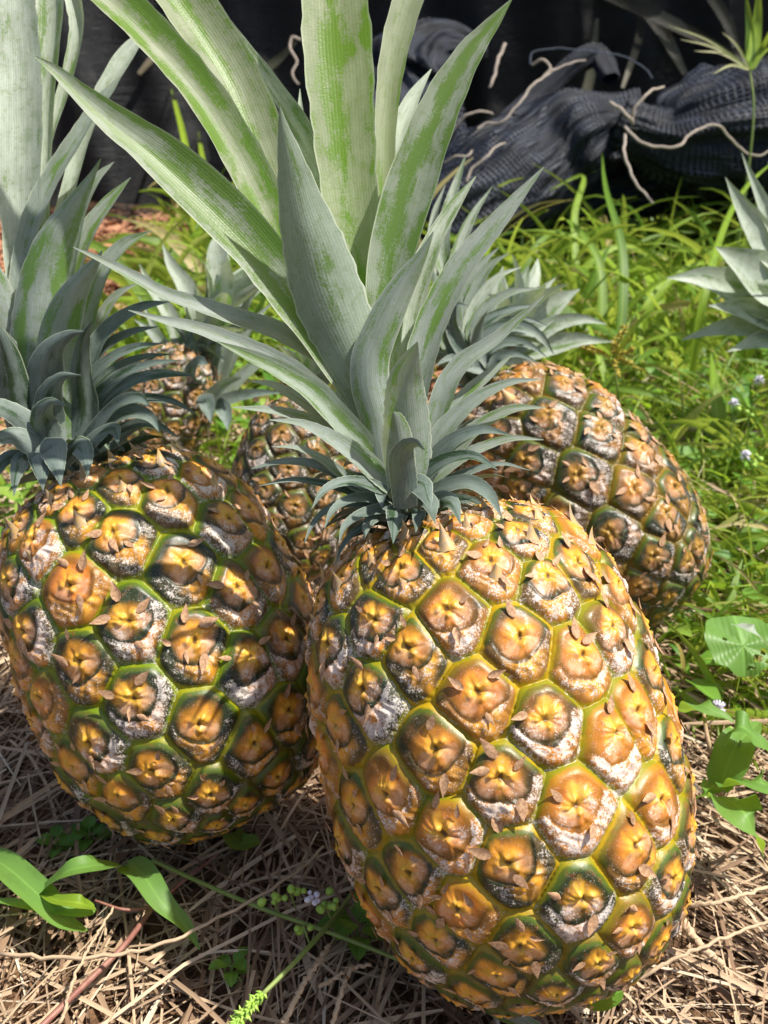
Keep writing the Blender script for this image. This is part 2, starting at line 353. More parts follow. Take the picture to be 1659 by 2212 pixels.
# ------------------------------------------------------------------ the pineapple fruit
GOLD = math.pi * (3 - math.sqrt(5))
PROF = np.array([(0, .30), (.02, .48), (.06, .64), (.12, .78), (.2, .885), (.3, .965), (.4, 1.0), (.5, 1.0), (.6, .985), (.7, .955), (.8, .895), (.88, .80), (.94, .67), (.98, .49), (1.0, .27)])
def frame(axis, spin):
    a = np.array(Vector(axis).normalized()); f = np.array([0, -1., 0]); f = nrm(f - a * np.dot(f, a)); s = np.cross(a, f)
    c, d = math.cos(spin), math.sin(spin)
    return a, f * c + s * d, -f * d + s * c
def fruit(root, centre, axis, R, H, spin=0, nu=900, nv=600, mat=None, hand=1, seed=1, dry=True, bumpy=1.0, lattice=(.0198, .3, 0.0), snap={}):
    rng = np.random.default_rng(seed); c0 = np.array(centre)
    a, f, s = frame(axis, 0)
    tt = np.linspace(0, 1, 2001); pr = spline(np.column_stack([PROF[:, 0], PROF[:, 1], PROF[:, 0] * 0]), 4001)
    rr = np.interp(tt, pr[:, 0], pr[:, 1]) * R; zz = tt * H
    S = np.concatenate([[0], np.cumsum(np.hypot(np.diff(rr), np.diff(zz)))])
    sig = np.concatenate([[0], np.cumsum(np.diff(S) / ((rr[1:] + rr[:-1]) / 2))])
    # fruitlet positions
    dk = lattice[0] * R * (rr / R) ** .82; kk = np.concatenate([[0], np.cumsum(np.diff(S) / ((dk[1:] + dk[:-1]) / 2))])
    K = int(kk[-1]); ks = np.arange(K) + lattice[1]
    sk = np.interp(ks, kk, sig); thk = ks * (GOLD + lattice[2]) * hand + spin
    rho = np.sqrt(2 * math.pi * np.interp(ks, kk, dk / rr) / math.pi)
    jt = np.array([0. if k in snap else 1. for k in range(K)])      # the eyes one can compare stand where the photo has them
    thk = thk + rng.normal(0, .08, K) * rho * jt; sk = sk + rng.normal(0, .08, K) * rho * jt
    for k, (p_, q_) in snap.items():
        if k < K: thk[k] += p_; sk[k] += q_
    rnd1 = rng.random(K); ripe = np.clip(.5 + .27 * rng.normal(size=K), 0, 1)
    sk = sk - .20 * rho        # a cell reaches further below its heart than above
    # rows evenly in arc length
    Sv = np.linspace(0, S[-1], nv); tv = np.interp(Sv, S, tt); rv = np.interp(Sv, S, rr); zv = tv * H; sv = np.interp(Sv, S, sig)
    th = np.arange(nu) / nu * 2 * math.pi
    X = np.zeros((nv, nu)); Y = np.zeros((nv, nu)); B = np.zeros((nv, nu)); ID = np.zeros((nv, nu), int)
    for i in range(nv):
        rc = np.interp(sv[i], sk, rho) if K > 1 else .2
        cand = np.where(np.abs(sk - sv[i]) < 3.0 * rc)[0]
        if len(cand) < 3: cand = np.argsort(np.abs(sk - sv[i]))[:6]
        dth = (th[None, :] - thk[cand][:, None] + math.pi) % (2 * math.pi) - math.pi
        dy = np.broadcast_to((sv[i] - sk[cand])[:, None], dth.shape)
        d2 = dth ** 2 + dy ** 2; j = np.argmin(d2, 0); jj = np.arange(nu)
        m2 = d2[j, jj]
        ex = (dth - dth[j, jj][None, :]); ey = (dy - dy[j, jj][None, :])
        L = np.sqrt(ex ** 2 + ey ** 2); bd = np.where(L > 1e-6, (d2 - m2[None, :]) / (2 * np.maximum(L, 1e-6)), 9)
        rh = rho[cand[j]]
        # round the corners a little: soft minimum of the two nearest borders
        bs = np.sort(bd, 0)[:3]; soft = -.09 * np.log(np.exp(-bs / rh[None, :] / .09).sum(0))
        B[i] = np.clip(soft, -.05, 2); X[i] = dth[j, jj] / rh; Y[i] = dy[j, jj] / rh; ID[i] = cand[j]
    Y = Y - .20
    ra = rng.normal(0, .22, K)[ID]; wx = .05 * np.sin(Y * 5 + rnd1[ID] * 31); X, Y = X * np.cos(ra) - Y * np.sin(ra) + wx, X * np.sin(ra) + Y * np.cos(ra) + .05 * np.sin(X * 5 + rnd1[ID] * 17)
    rk2 = rng.uniform(.92, 1.16, K)[ID]
    def ss(v, p, q): 
        w = np.clip((v - p) / (q - p), 0, 1); return w * w * (3 - 2 * w)
    amp = (.85 + .3 * rnd1)[ID]
    rd = np.hypot(X, Y - .14) / 1.02 * rk2; rc_ = np.hypot(X, Y); ph = np.arctan2(Y, X); w1 = rnd1[ID]
    edge = ss(B, -.07, .24) ** .6; low_ = ss(Y, .10, -.12)
    h = .21 * edge * amp
    h += .09 * np.clip(1 - (rd / 1.05) ** 2, 0, 1) ** .8
    cr_ = np.exp(-((rd - .76 - .05 * np.sin(ph * 2 + w1 * 9)) / .05) ** 2)
    h -= .018 * cr_ * low_
    h += .03 * ss(rd, .78, .90) * low_ * ss(B, -.02, .2)
    h += (.003 + .008 * w1) * np.sin(ph * (9 + np.floor(w1 * 5)) + w1 * 40 + rc_ * 6 + 1.5 * np.sin(ph * 2 + w1 * 8)) * np.exp(-((rc_ - .3) / .2) ** 2) - .07 * np.exp(-(rc_ / .11) ** 2)                                    # puckered heart
    fold = np.abs(np.cos(1.5 * ph + .5 + w1 * .9)) ** 7
    h -= .035 * np.exp(-(rc_ / .36) ** 2) * (1 - np.abs(np.sin(1.5 * (ph + .35 + w1 * .6)))) ** 3 * 1.6
    h += .035 * np.exp(-((rc_ - .22) / .13) ** 2) * np.abs(np.sin(1.5 * (ph + .35 + w1 * .6))) ** 2
    h += .11 * np.exp(-(np.hypot(X - .05 + .1 * w1, Y - .13) / .085) ** 2)
    for nx_, ny_, na_ in ((-.24, .02, .06), (.25, .06, .05), (.02, -.20, .07)):     # small fleshy points round the heart
        h += na_ * (.4 + 1.1 * ((w1 * 7.3 + nx_ * 5 + ny_ * 9) % 1)) * np.exp(-(np.hypot(X - nx_, Y - ny_) / .09) ** 2)
    h += .05 * np.exp(-((np.abs(X) - .62 * (-.25 - Y)) / .10) ** 2) * ss(Y, -.25, -.45) * ss(Y, -1.0, -.8)   # flared skirt edges
    h += .09 * np.exp(-((X / .16) ** 2 + ((Y + .78) / .25) ** 2)) * low_
    h += .022 * np.sin(X * 8 + w1 * 9) * np.sin(Y * 7 + w1 * 20) * ss(B, .1, .4)
    h += .012 * np.sin(X * 21 + w1 * 30 + 3 * np.sin(Y * 9)) * low_ * ss(rd, .8, 1.)
    h *= bumpy
    rhv = rho[ID]; disp = h * rhv * rv[:, None] * .9
    lump = 1 + 0 * th[None, :] + .018 * np.sin(th * 2 + seed)[None, :] + .012 * np.sin(th * 3 + sv[:, None] * 2 + seed * 2)
    # outward normal of the profile
    dr = np.gradient(rv); dz = np.gradient(zv); q = np.hypot(dr, dz); nr = dz / q; nz = -dr / q
    cr = rv[:, None] * lump + disp * nr[:, None] - .17 * R * .2; cz = zv[:, None] + disp * nz[:, None] - H / 2
    ct, st = np.cos(th)[None, :, None], np.sin(th)[None, :, None]
    V = c0 + cz[..., None] * a + cr[..., None] * (ct * f + st * s)
    eye = np.stack([X, Y, B], -1); eid = np.stack([rnd1[ID], ripe[ID], np.broadcast_to(tv[:, None], ID.shape)], -1)
    # close both ends
    end = c0[None, None, :] + np.zeros((1, nu, 3)); ring = (ct * f + st * s) * .0005
    V = np.concatenate([V, end + a * H / 2 + ring, ], 0); V = np.concatenate([end - a * (H / 2 - .004) + ring, V], 0)
    eye = np.concatenate([eye[:1] * 0, eye, eye[:1] * 0], 0).reshape(-1, 3); eid = np.concatenate([eid[:1], eid, eid[-1:]], 0).reshape(-1, 3)
    V = V.reshape(-1, 3); F = grid_faces(nu, nv + 2, True)
    body = mesh_np('fruit', V, F, mat, root, {'eye': eye, 'eid': eid}, origin=c0)
    def surf(theta, sg, lift):
        t_ = np.interp(sg, sig, tt); r_ = np.interp(t_, tt, rr) ; i = int(np.clip(np.searchsorted(sv, sg), 1, nv - 2))
        col = int(theta % (2 * math.pi) / (2 * math.pi) * nu) % nu
        rad = f * math.cos(theta) + s * math.sin(theta)
        p = V[(i + 1) * nu + col]; nn = rad * nr[i] + a * nz[i]; up = a * nr[i] - rad * nz[i]; side = np.cross(up, nn)
        return p + nn * lift, nn, up, side
    if dry:
        mb = MB()
        for k in range(K):
            rk = rho[k]; rw = rk * np.interp(sk[k], sig, rr)
            if np.interp(sk[k], sig, tt) < .03: continue
            specs = [(-.46, .22, 2.6), (.44, .28, .5), (.02, .60, 1.6), (.12, -.62, -1.4), (-.2, -.35, -2.2)]
            for q, (lx, ly, ang) in enumerate(specs):
                if rng.random() > (.62, .62, .5, .72, .12)[q]: continue
                lx += rng.normal(0, .07); ly += rng.normal(0, .07); ang += rng.normal(0, .45)
                p, nn, up, side = surf(thk[k] + lx * rk, sk[k] + (ly + .2) * rk, rw * .02)
                # theta grows along 'side' with sign
                sd = np.cross(a, nn); d = sd * math.cos(ang) + up * math.sin(ang)
                Ln = rw * rng.uniform(.34, .62); wd = Ln * rng.uniform(.34, .54)
                tq = np.linspace(0, 1, 6)[:, None]
                P = p + d * Ln * (tq - .25) + nn * rw * (.045 + .10 * tq ** 1.4 * rng.uniform(.1, 1.2))
                wv = wd * np.array([.35, .9, 1, .75, .4, .03])
                mb.add(*leaf_geo(P, wv, nn, chan=rng.uniform(-.5, .5), nu=5))
        db = mb.build('dried_bract', M_DRY, body, origin=c0); db['kind'] = 'stuff'
    # pointed bracts round the crown
    mb = MB()
    for k in range(K):
        t_ = np.interp(sk[k], sig, tt)
        if t_ < .83: continue
        rk = rho[k]; rw = rk * np.interp(sk[k], sig, rr)
        p, nn, up, side = surf(thk[k] + rng.normal(0, .1) * rk, sk[k] - .55 * rk, rw * -.05)
        Ln = rw * rng.uniform(.6, 1.15) * (1 if t_ > .9 else .6); tq = np.linspace(0, 1, 9)[:, None]
        P = p + up * Ln * (tq * .9) + nn * Ln * (.10 + .42 * tq ** 2)
        wv = rw * 1.15 * (1 - np.linspace(0, 1, 9) ** .7) + .0002
        mb.add(*leaf_geo(P, wv, nn, chan=-.55, nu=7))
    if mb.n: 
        tb = mb.build('bract_tip', M_TIP, body, origin=c0); tb['kind'] = 'stuff'
    return body, c0 + a * (H / 2 - .004), a, f, s

# ------------------------------------------------------------------ crowns
def crown_core(root, base, axis, L=.05, r=.011):
    a = np.array(Vector(axis).normalized()); b = np.array(base)
    t = np.linspace(-.006, L, 8)[:, None]; P = b + a * t
    V, F, A = tube(P, np.linspace(r, r * .45, 8), 16)
    return mesh_np('crown', V, F, M_CORE, root, {'lf': A}, origin=b)
def arch_leaf(base, a, az, e0, e1, L, Wd, t_up=.0, n=26, chan=.35, rng=None, hook=0.0):
    """leaf in the vertical plane of azimuth direction az (unit, perpendicular to axis a); elevation over that direction runs e0 -> e1 (radians)"""
    t = np.linspace(0, 1, n); el = e0 + (e1 - e0) * t ** 1.3 - hook * np.clip(t - .7, 0, 1) * 3
    d = np.cos(el)[:, None] * az + np.sin(el)[:, None] * a
    P = np.vstack([base, base + np.cumsum((d[1:] + d[:-1]) / 2, axis=0) * L / (n - 1)])
    side = np.cross(a, az); P = P + side * (rng.normal(0, .04) * L if rng else 0) * (t ** 2)[:, None]
    N0 = -np.sin(el)[:, None] * az + np.cos(el)[:, None] * a      # inner (upper) face
    w = Wd * np.clip(.80 + .35 * np.sin(np.clip(t / .45, 0, 1) * math.pi / 2 * 1.3), 0, 1) * (1 - t ** 1.8) ** .9 * (1 - .12 * t) + .0002
    return P, w, N0, chan
def procedural_crown(root, base, axis, n, Lmax, Wmax, mats, spin=0, core=.05, e_low=-.5, e_high=1.35, seed=1, parts=True, tmin=0.0, tmax=1.0, crown=None, nu=7, rr=.012, skip=None, lowL=.28):
    rng = np.random.default_rng(seed); a, f, s = frame(axis, spin); b = np.array(base)
    crown = crown or crown_core(root, base, axis, core, rr)
    low = MB()
    for i in range(n):
        q = tmin + (tmax - tmin) * (i + .5) / n
        th = i * GOLD + rng.normal(0, .12)
        if skip and skip(th % (2 * math.pi), q): continue
        az = f * math.cos(th) + s * math.sin(th)
        L = Lmax * (lowL + (1 - lowL) * q ** .9) * rng.uniform(.85, 1.12) * (1 if q < .85 else .85); Wd = Wmax * (.62 + .5 * q if q < .8 else 1.0) * rng.uniform(.88, 1.1)
        e0 = .30 + (1.42 - .30) * q ** .6 + rng.normal(0, .06); e1 = e_low + (e_high - e_low) * q ** .8 + rng.normal(0, .14)
        p0 = b + a * (core * q * .95) + az * rr * (1 - .5 * q) * .8
        P, w, N0, ch = arch_leaf(p0, a, az, e0, e1, L, Wd, rng=rng, chan=rng.uniform(.25, .55), hook=rng.uniform(0, .5) if q < .5 else 0)
        g = leaf_geo(P, w, N0, ch, nu=nu, r=rng.random(), wave=.05, serr=.03)
        mt = mats[min(int(q * len(mats)), len(mats) - 1)]
        if parts: mesh_np('leaf', *g[:2], mt, crown, {'lf': g[2]}, origin=P[0])
        else: low.add(*g)
    if low.n: low.build('leaves', mats[0], crown, origin=b)
    return crown
class Traced:
    """leaves read from the photograph, stood in space round the crown's axis: depth = that of the axis plane minus a forward offset in metres"""
    def __init__(s, crown, base, axis):
        s.crown = crown; s.b = Vector(base); s.a = Vector(axis).normalized(); s.n = s.a.cross(RT).normalized()
    def pt(s, x, y, off):
        r = ray(x, y); t = (s.b - EYE).dot(s.n) / r.dot(s.n)
        return EYE + r * (t - off), t - off
    def leaf(s, pts, f0=0.0, f1=0.0, N=(0, 0, 1), mat=None, chan=.3, nu=11, n=40, pw=1.3, wave=.03, ws=1.0, r=None, label=None, serr=.035):
        """pts: (x, y, width_px) from BASE to TIP; f0/f1 forward offset at base/tip; N face normal in camera axes (right, up, toward); chan>0 margins towards N"""
        Q = []; L = len(pts)
        d = np.concatenate([[0], np.cumsum([math.hypot(pts[i + 1][0] - pts[i][0], pts[i + 1][1] - pts[i][1]) for i in range(L - 1)])]); d /= d[-1]
        for (x, y, w), t in zip(pts, d):
            p, dep = s.pt(x, y, f0 + (f1 - f0) * t ** pw); Q.append((*p, px(w * ws, dep)))
        C = spline(np.array(Q), n); C[:, 3] = np.clip(C[:, 3], .0003, None)
        if N[2] > 0: N = (N[0] * .7, N[1] * .5, max(N[2], .85)); C[:, 3] *= 1.12 if C[:, 3].max() < .010 else 1.0
        if L <= 5: C[:, 3] *= 1 - .42 * np.linspace(0, 1, n) ** 1.4
        nn = RT * N[0] + UP * N[1] - FWD * N[2]
        g = leaf_geo(C[:, :3], C[:, 3], np.array(nn), chan, nu, wave=wave, serr=serr, r=r)
        return mesh_np('leaf', g[0], g[1], mat or M_LEAF, s.crown, {'lf': g[2]}, origin=C[0, :3])

def pineapple(label, cx, cy, depth, tilt, lean, R, H, mat, spin, seed, nu=900, nv=600, hand=1, **kw):
    """centre at pixel (cx, cy) at that depth; tilt = roll to the left, lean = away from the camera"""
    c = at(cx, cy, depth); ax = Vector((-math.sin(R_(tilt)), math.sin(R_(lean)) * math.cos(R_(tilt)), math.cos(R_(lean)) * math.cos(R_(tilt)))).normalized()
    foot = c - ax * H / 2
    root = empty('pineapple', (foot.x, foot.y, max(foot.z, 0))); tag(root, label, 'pineapple', 'pineapples set down on the ground')
    body, top, a, f, s = fruit(root, c, ax, R, H, spin, nu, nv, mat, hand, seed, **kw)
    co = np.empty(len(body.data.vertices) * 3, np.float32); body.data.vertices.foreach_get('co', co); co = co.reshape(-1, 3) + np.array(c); low = co[:, 2].min()
    d = (co - np.array(EYE)) @ np.array(FWD); X = 829.5 + (co[:, 0]) / d / TH * 1106; Y = 1106 - ((co - np.array(EYE)) @ np.array(UP)) / d / TH * 1106
    print('  SILH x %.0f (at y %.0f) .. %.0f (at y %.0f); y %.0f (x %.0f) .. %.0f (x %.0f)' % (X.min(), Y[X.argmin()], X.max(), Y[X.argmax()], Y.min(), X[Y.argmin()], Y.max(), X[Y.argmax()]))
    print('FRUIT', label[:30], 'centre', [round(v, 3) for v in c], 'top px', [round(v) for v in proj(top)[:2]], 'lowest z', round(low, 4))
    return root, body, top, ax

# ================================================================== THE SETTING
# ground: one sheet to the horizon, fine near the camera
gx = np.concatenate([[-60, -20, -6, -2.5], np.linspace(-1.2, 1.2, 240), [2.5, 6, 20, 60]]); gy = np.concatenate([[-6, -1.5, -.5], np.linspace(-.2, 2.6, 280), [4, 8, 20, 60, 120]])
GX, GY = np.meshgrid(gx, gy); GZ = gz(GX, GY) + .0015 * RNG.normal(size=GX.shape) - .004
tag(mesh_np('ground', np.stack([GX, GY, GZ], -1).reshape(-1, 3), grid_faces(len(gx), len(gy)), M_GROUND), kind='structure')

# ================================================================== PINEAPPLES
SNAP1 = {168: (0.01, 0.023), 160: (-0.011, 0.023), 155: (0.012, 0.017), 142: (0.01, 0.084), 147: (-0.046, -0.046), 134: (-0.005, -0.004), 121: (0.024, 0.081), 126: (0.005, -0.047), 113: (0.018, 0.021), 100: (0.071, 0.102), 118: (0.025, -0.091), 105: (0.023, -0.029), 92: (0.051, 0.035), 97: (-0.018, -0.044), 84: (-0.033, 0.028), 79: (0.017, 0.005), 89: (0.003, -0.057), 76: (-0.079, 0.001), 71: (-0.028, 0.014), 63: (-0.092, -0.007), 152: (0.085, -0.086), 110: (-0.004, -0.087), 50: (0.024, 0.025)}
SNAP2 = {97: (0.023, 0.017), 110: (-0.046, 0.052), 115: (0.036, 0.09), 102: (0.122, 0.078), 105: (-0.045, -0.01), 118: (-0.016, 0.08), 92: (-0.034, -0.042), 84: (0.045, 0.064), 79: (0.03, 0.007), 87: (-0.038, -0.018), 74: (-0.049, -0.02), 66: (0.061, 0.089), 61: (0.023, -0.0), 100: (-0.166, -0.008), 69: (-0.078, -0.032), 82: (-0.123, 0.025), 56: (-0.014, -0.033), 48: (0.068, 0.024), 43: (0.016, -0.067)}
SNAP3 = {86: (-0.039, 0.01), 73: (0.107, 0.02), 60: (0.124, 0.052), 81: (-0.179, -0.028), 68: (-0.032, -0.022), 55: (0.11, -0.014), 42: (-0.003, 0.068), 50: (0.001, -0.008), 99: (0.009, 0.146), 91: (0.077, 0.013), 37: (-0.003, -0.02), 24: (0.119, 0.141), 63: (-0.11, -0.004)}
# 1. the front one
rt1, body1, top1, ax1 = pineapple('large ripe pineapple with orange glossy eyes standing nearest, its tall crown rising over the net', 1072, 1612, .392, 15.5, 30, .0658, .182, M_RIND, 5.40399, 11, 1100, 760, 1, lattice=(0.02105, 0.35344, -0.00558), snap=SNAP1)
# 2. the left one
rt2, body2, top2, ax2 = pineapple('pineapple with green-rimmed amber eyes cut by the left edge, dark shaded crown above', 366, 1388, .465, 25, 30, .0650, .168, M_RIND2, 4.82143, 23, 900, 620, -1, lattice=(0.02509, 0.16484, 0.035), snap=SNAP2)
# 3. the right one, behind
rt3, body3, top3, ax3 = pineapple('dark pineapple leaning back beside the grass, white bloom on its shoulder', 1250, 1072, .63, 41, 34, .0540, .174, M_RIND3, 4.17012, 5, 620, 420, -1, lattice=(0.03751, 0.73104, 0.03221), snap=SNAP3)
# 4. small one between them, 5. far one with its crown turned up
rt4, body4, top4, ax4 = pineapple('small dark pineapple half hidden behind the nearest crown', 632, 1062, .655, -10, 30, .040, .115, M_RIND_SHADE, 20, 8, 420, 300, lattice=(.040, .3, 0))
rt5, body5, top5, ax5 = pineapple('bloom-whitened pineapple peeping out behind the shaded left crown', 350, 895, .80, -26, 22, .036, .11, M_RIND_SHADE, 75, 9, 420, 300, lattice=(.040, .3, 0))

# --- front crown
cb1 = Vector(top1) + Vector((-.006, 0, -.002)); cr1 = crown_core(rt1, cb1, ax1 + Vector((.02, 0, 0)), .075, .0125)
T = Traced(cr1, cb1, ax1)
FR = (0, .15, -1)     # faces away from us: we see the back of the blade, margins turned away
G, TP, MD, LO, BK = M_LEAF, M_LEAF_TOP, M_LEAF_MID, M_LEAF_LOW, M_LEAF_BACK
T.leaf([(800,900,50),(800,800,55),(795,640,80),(768,510,112),(752,390,128),(742,270,142),(731,120,156),(723,0,148),(712,-150,120),(700,-330,3)], -.002, .0, (0, .1, 1), M_LEAF_HEART, .28, r=.0785)
T.leaf([(835,880,45),(828,780,50),(822,600,50),(830,420,46),(836,250,52),(852,120,64),(884,0,72),(930,-130,70),(990,-300,3)], -.010, -.02, (-.2, .1, 1), TP, .35)
T.leaf([(790,880,50),(760,800,66),(690,620,100),(590,400,118),(512,190,120),(425,50,125),(330,-70,110),(150,-230,3)], -.006, .0, (.3, .4, 1), TP, .42)
T.leaf([(770,890,55),(735,800,70),(640,600,95),(563,430,100),(500,310,98),(436,210,96),(345,105,98),(250,10,100),(130,-80,80),(-20,-170,3)], .002, .03, (.35, .45, 1), TP, .5)
T.leaf([(800,880,45),(770,680,60),(738,480,62),(690,355,56),(645,270,48),(581,175,38),(521,90,24),(478,20,2)], -.012, -.02, (.2, .3, 1), BK, .4)
T.leaf([(760,620,40),(700,480,44),(664,360,40),(650,270,30),(648,192,2)], -.02, -.03, (0, .4, 1), BK, .3)
T.leaf([(835,900,50),(828,800,74),(833,680,92),(845,570,104),(872,460,112),(905,360,112),(938,270,100),(975,190,84),(1020,110,60),(1070,45,30),(1107,-4,2)], .004, .02, (-.2, .1, 1), M_LEAF_RUB, .35)
T.leaf([(845,800,40),(838,500,44),(845,360,42),(863,282,38),(893,210,28),(932,149,2)], -.016, -.03, (.2, .6, 1), BK, .3)
T.leaf([(800,930,60),(778,870,74),(720,770,92),(650,670,108),(560,550,120),(480,465,122),(400,390,116),(320,320,98),(250,268,76),(170,200,46),(115,150,24),(75,122,3)], .008, .045, (.3, .25, 1), M_LEAF_RUB, .38)
T.leaf([(810,930,80),(795,850,104),(762,760,140),(727,680,164),(700,610,166),(680,540,150),(655,460,118),(640,400,90),(622,320,50),(610,265,20),(604,228,2)], .014, .05, (0, .05, -1), MD, .42, nu=15)
T.leaf([(860,930,40),(875,780,44),(893,660,52),(911,588,50),(941,516,40),(983,444,26),(1028,381,2)], -.006, -.01, (-.3, .3, 1), BK, .35)
T.leaf([(870,960,55),(890,880,66),(908,790,72),(930,710,72),(962,640,70),(1001,572,62),(1061,498,50),(1121,425,28),(1175,361,2)], .006, .01, (-.35, .2, 1), G, .35)
T.leaf([(872,1010,60),(920,960,54),(950,880,52),(974,818,50),(1009,775,42),(1061,740,32),(1117,693,20),(1176,638,2)], .008, .012, (-.4, .4, 1), G, .35)
T.leaf([(850,1060,70),(835,1000,84),(818,900,90),(800,830,90),(800,770,88),(818,720,84),(845,660,72),(875,606,54),(914,545,24),(936,500,2)], .020, .04, (0, 0, -1), G, .45, nu=13)
T.leaf([(880,1075,80),(885,1000,104),(882,935,110),(877,870,100),(876,820,78),(888,775,40),(902,738,2)], .026, .055, (0, 0, -1), G, .5, nu=13)
T.leaf([(868,1080,60),(866,1020,74),(860,960,74),(855,922,56),(851,900,34),(849,890,6)], .033, .052, (0, 0, -1), G, .55, nu=11, label=None)
T.leaf([(876,1100,55),(872,1040,64),(868,990,58),(878,965,38),(898,958,22),(918,972,2)], .038, .062, (0, .5, -1), LO, .4)
# right side
T.leaf([(880,1060,50),(920,1010,48),(950,950,44),(983,888,38),(1018,844,30),(1061,805,20),(1106,768,2)], .004, .0, (-.3, .6, 1), G, .35)
T.leaf([(890,1080,50),(914,1012,54),(944,957,50),(987,901,42),(1039,857,31),(1104,827,18),(1167,820,2)], .012, .02, (-.2, 1, .8), G, .35)
T.leaf([(890,1080,40),(960,1000,42),(1018,935,34),(1061,905,28),(1113,883,20),(1180,881,2)], .006, .01, (-.1, 1, .5), G, .3)
T.leaf([(885,1085,42),(925,1020,44),(955,975,40),(985,950,34),(1039,930,24),(1106,940,2)], .016, .035, (0, 1, .6), LO, .3)
T.leaf([(890,1085,34),(940,1030,34),(996,990,28),(1039,968,24),(1104,948,16),(1174,950,2)], .008, .012, (0, 1, .5), G, .3)
T.leaf([(880,1090,44),(909,1035,44),(945,1005,38),(980,990,32),(1025,987,22),(1074,1014,2)], .020, .045, (0, 1, .7), LO, .3)
T.leaf([(900,1090,30),(950,1050,28),(1018,1018,22),(1083,1002,14),(1145,1016,2)], .006, .01, (0, 1, .5), LO, .3)
T.leaf([(890,1100,34),(935,1065,34),(975,1048,36),(1018,1045,36),(1055,1068,28),(1083,1116,2)], .016, .04, (0, 1, .7), LO, .3)
T.leaf([(900,1110,26),(950,1085,28),(1000,1078,26),(1040,1095,20),(1062,1120,2)], .008, .03, (0, 1, .6), LO, .3)
# left side
T.leaf([(800,930,50),(750,830,50),(700,775,50),(641,740,50),(581,712,46),(506,688,42),(431,661,38),(356,636,30),(300,605,26),(230,568,18),(158,534,2)], .0, .03, (.15, .8, .6), G, .4)
T.leaf([(820,1020,55),(775,950,62),(720,890,66),(671,842,64),(611,795,58),(521,748,46),(431,712,34),(350,692,20),(277,670,2)], .008, .035, (.2, .7, .7), G, .4)
T.leaf([(840,1050,50),(790,975,56),(716,888,56),(671,843,50),(596,798,40),(521,762,22),(469,738,2)], .018, .045, (.2, .6, .8), MD, .4)
T.leaf([(820,1040,36),(760,965,40),(700,925,34),(650,902,28),(584,887,20),(502,880,2)], .002, .02, (.1, 1, .5), G, .3)
T.leaf([(855,1060,46),(810,1022,52),(768,985,50),(714,948,38),(649,916,20),(582,907,2)], .020, .05, (.2, .9, .7), G, .35)
T.leaf([(830,1070,30),(740,1026,32),(693,992,27),(641,968,18),(587,965,2)], .006, .03, (.1, 1, .5), G, .3)
T.leaf([(830,1085,28),(760,1045,28),(723,1022,26),(671,1002,22),(606,998,15),(543,1013,2)], .010, .02, (0, 1, .4), LO, .3)
T.leaf([(830,1095,26),(760,1062,26),(693,1044,22),(628,1037,17),(558,1050,2)], .008, .02, (0, 1, .4), LO, .3)
T.leaf([(860,1085,30),(805,1052,34),(749,1042,32),(701,1060,24),(673,1100,2)], .020, .05, (0, 1, .7), LO, .35)
T.leaf([(860,1100,30),(810,1080,30),(758,1080,28),(719,1103,20),(701,1142,2)], .018, .045, (0, 1, .7), LO, .35)
T.leaf([(865,1115,30),(827,1102,30),(779,1113,28),(745,1137,20),(732,1173,2)], .020, .05, (0, 1, .7), LO, .35)
T.leaf([(850,1105,24),(790,1092,24),(723,1093,20),(680,1126,16),(656,1176,2)], .008, .02, (0, 1, .6), LO, .3)
T.leaf([(855,1120,22),(801,1130,22),(765,1150,18),(740,1180,14),(726,1214,2)], .010, .02, (0, 1, .6), LO, .3)
T.leaf([(780,980,34),(700,905,36),(649,866,35),(584,831,25),(534,823,2)], -.006, .0, (.2, 1, .4), BK, .3)
T.leaf([(790,900,34),(720,800,40),(656,738,36),(611,705,24),(563,676,2)], -.012, -.01, (.2, .8, .5), BK, .3)
# small ones curling forward, their pale upper faces to us
for p, fa, fb in (([(880,1080,44),(890,1052,60),(905,1046,64),(918,1066,46),(931,1106,2)], .030, .062), ([(895,1100,36),(908,1080,48),(925,1082,46),(940,1132,2)], .026, .055),
             ([(920,1105,34),(950,1080,46),(975,1083,40),(996,1134,2)], .022, .05), ([(865,1115,36),(860,1103,48),(856,1115,46),(849,1174,2)], .028, .05),
             ([(840,1112,26),(815,1110,32),(795,1130,26),(787,1165,2)], .022, .04), ([(900,1118,26),(905,1108,30),(903,1120,26),(898,1150,2)], .03, .045)):
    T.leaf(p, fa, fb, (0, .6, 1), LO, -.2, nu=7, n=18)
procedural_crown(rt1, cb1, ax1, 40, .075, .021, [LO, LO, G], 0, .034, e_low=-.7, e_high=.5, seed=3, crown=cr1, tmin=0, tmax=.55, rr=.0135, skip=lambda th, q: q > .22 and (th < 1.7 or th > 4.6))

# --- left crown
cb2 = Vector(top2); cr2 = crown_core(rt2, cb2, ax2 + Vector((.03, 0, 0)), .08, .013)
T = Traced(cr2, cb2, ax2 + Vector((.12, 0, 0)))
T.leaf([(70,850,60),(55,700,70),(50,550,80),(46,400,96),(47,300,102),(45,150,100),(38,0,84),(35,-120,60),(40,-260,2)], .0, .02, (.1, .1, 1), BK, .35)
T.leaf([(70,850,50),(80,600,50),(96,500,36),(100,330,46),(104,200,60),(112,100,72),(118,0,76),(112,-120,60),(100,-240,2)], -.008, -.01, (-.4, .1, 1), BK, .5)
T.leaf([(80,800,40),(84,500,40),(108,310,28),(140,210,34),(163,120,36),(172,50,38),(160,-10,36),(140,-60,2)], -.014, -.02, (-.6, .2, 1), BK, .5)
T.leaf([(85,850,50),(45,650,50),(55,560,56),(75,475,58),(115,385,52),(165,305,44),(205,240,34),(240,195,24),(262,165,2)], .006, .01, (-.4, .2, 1), G, .4)
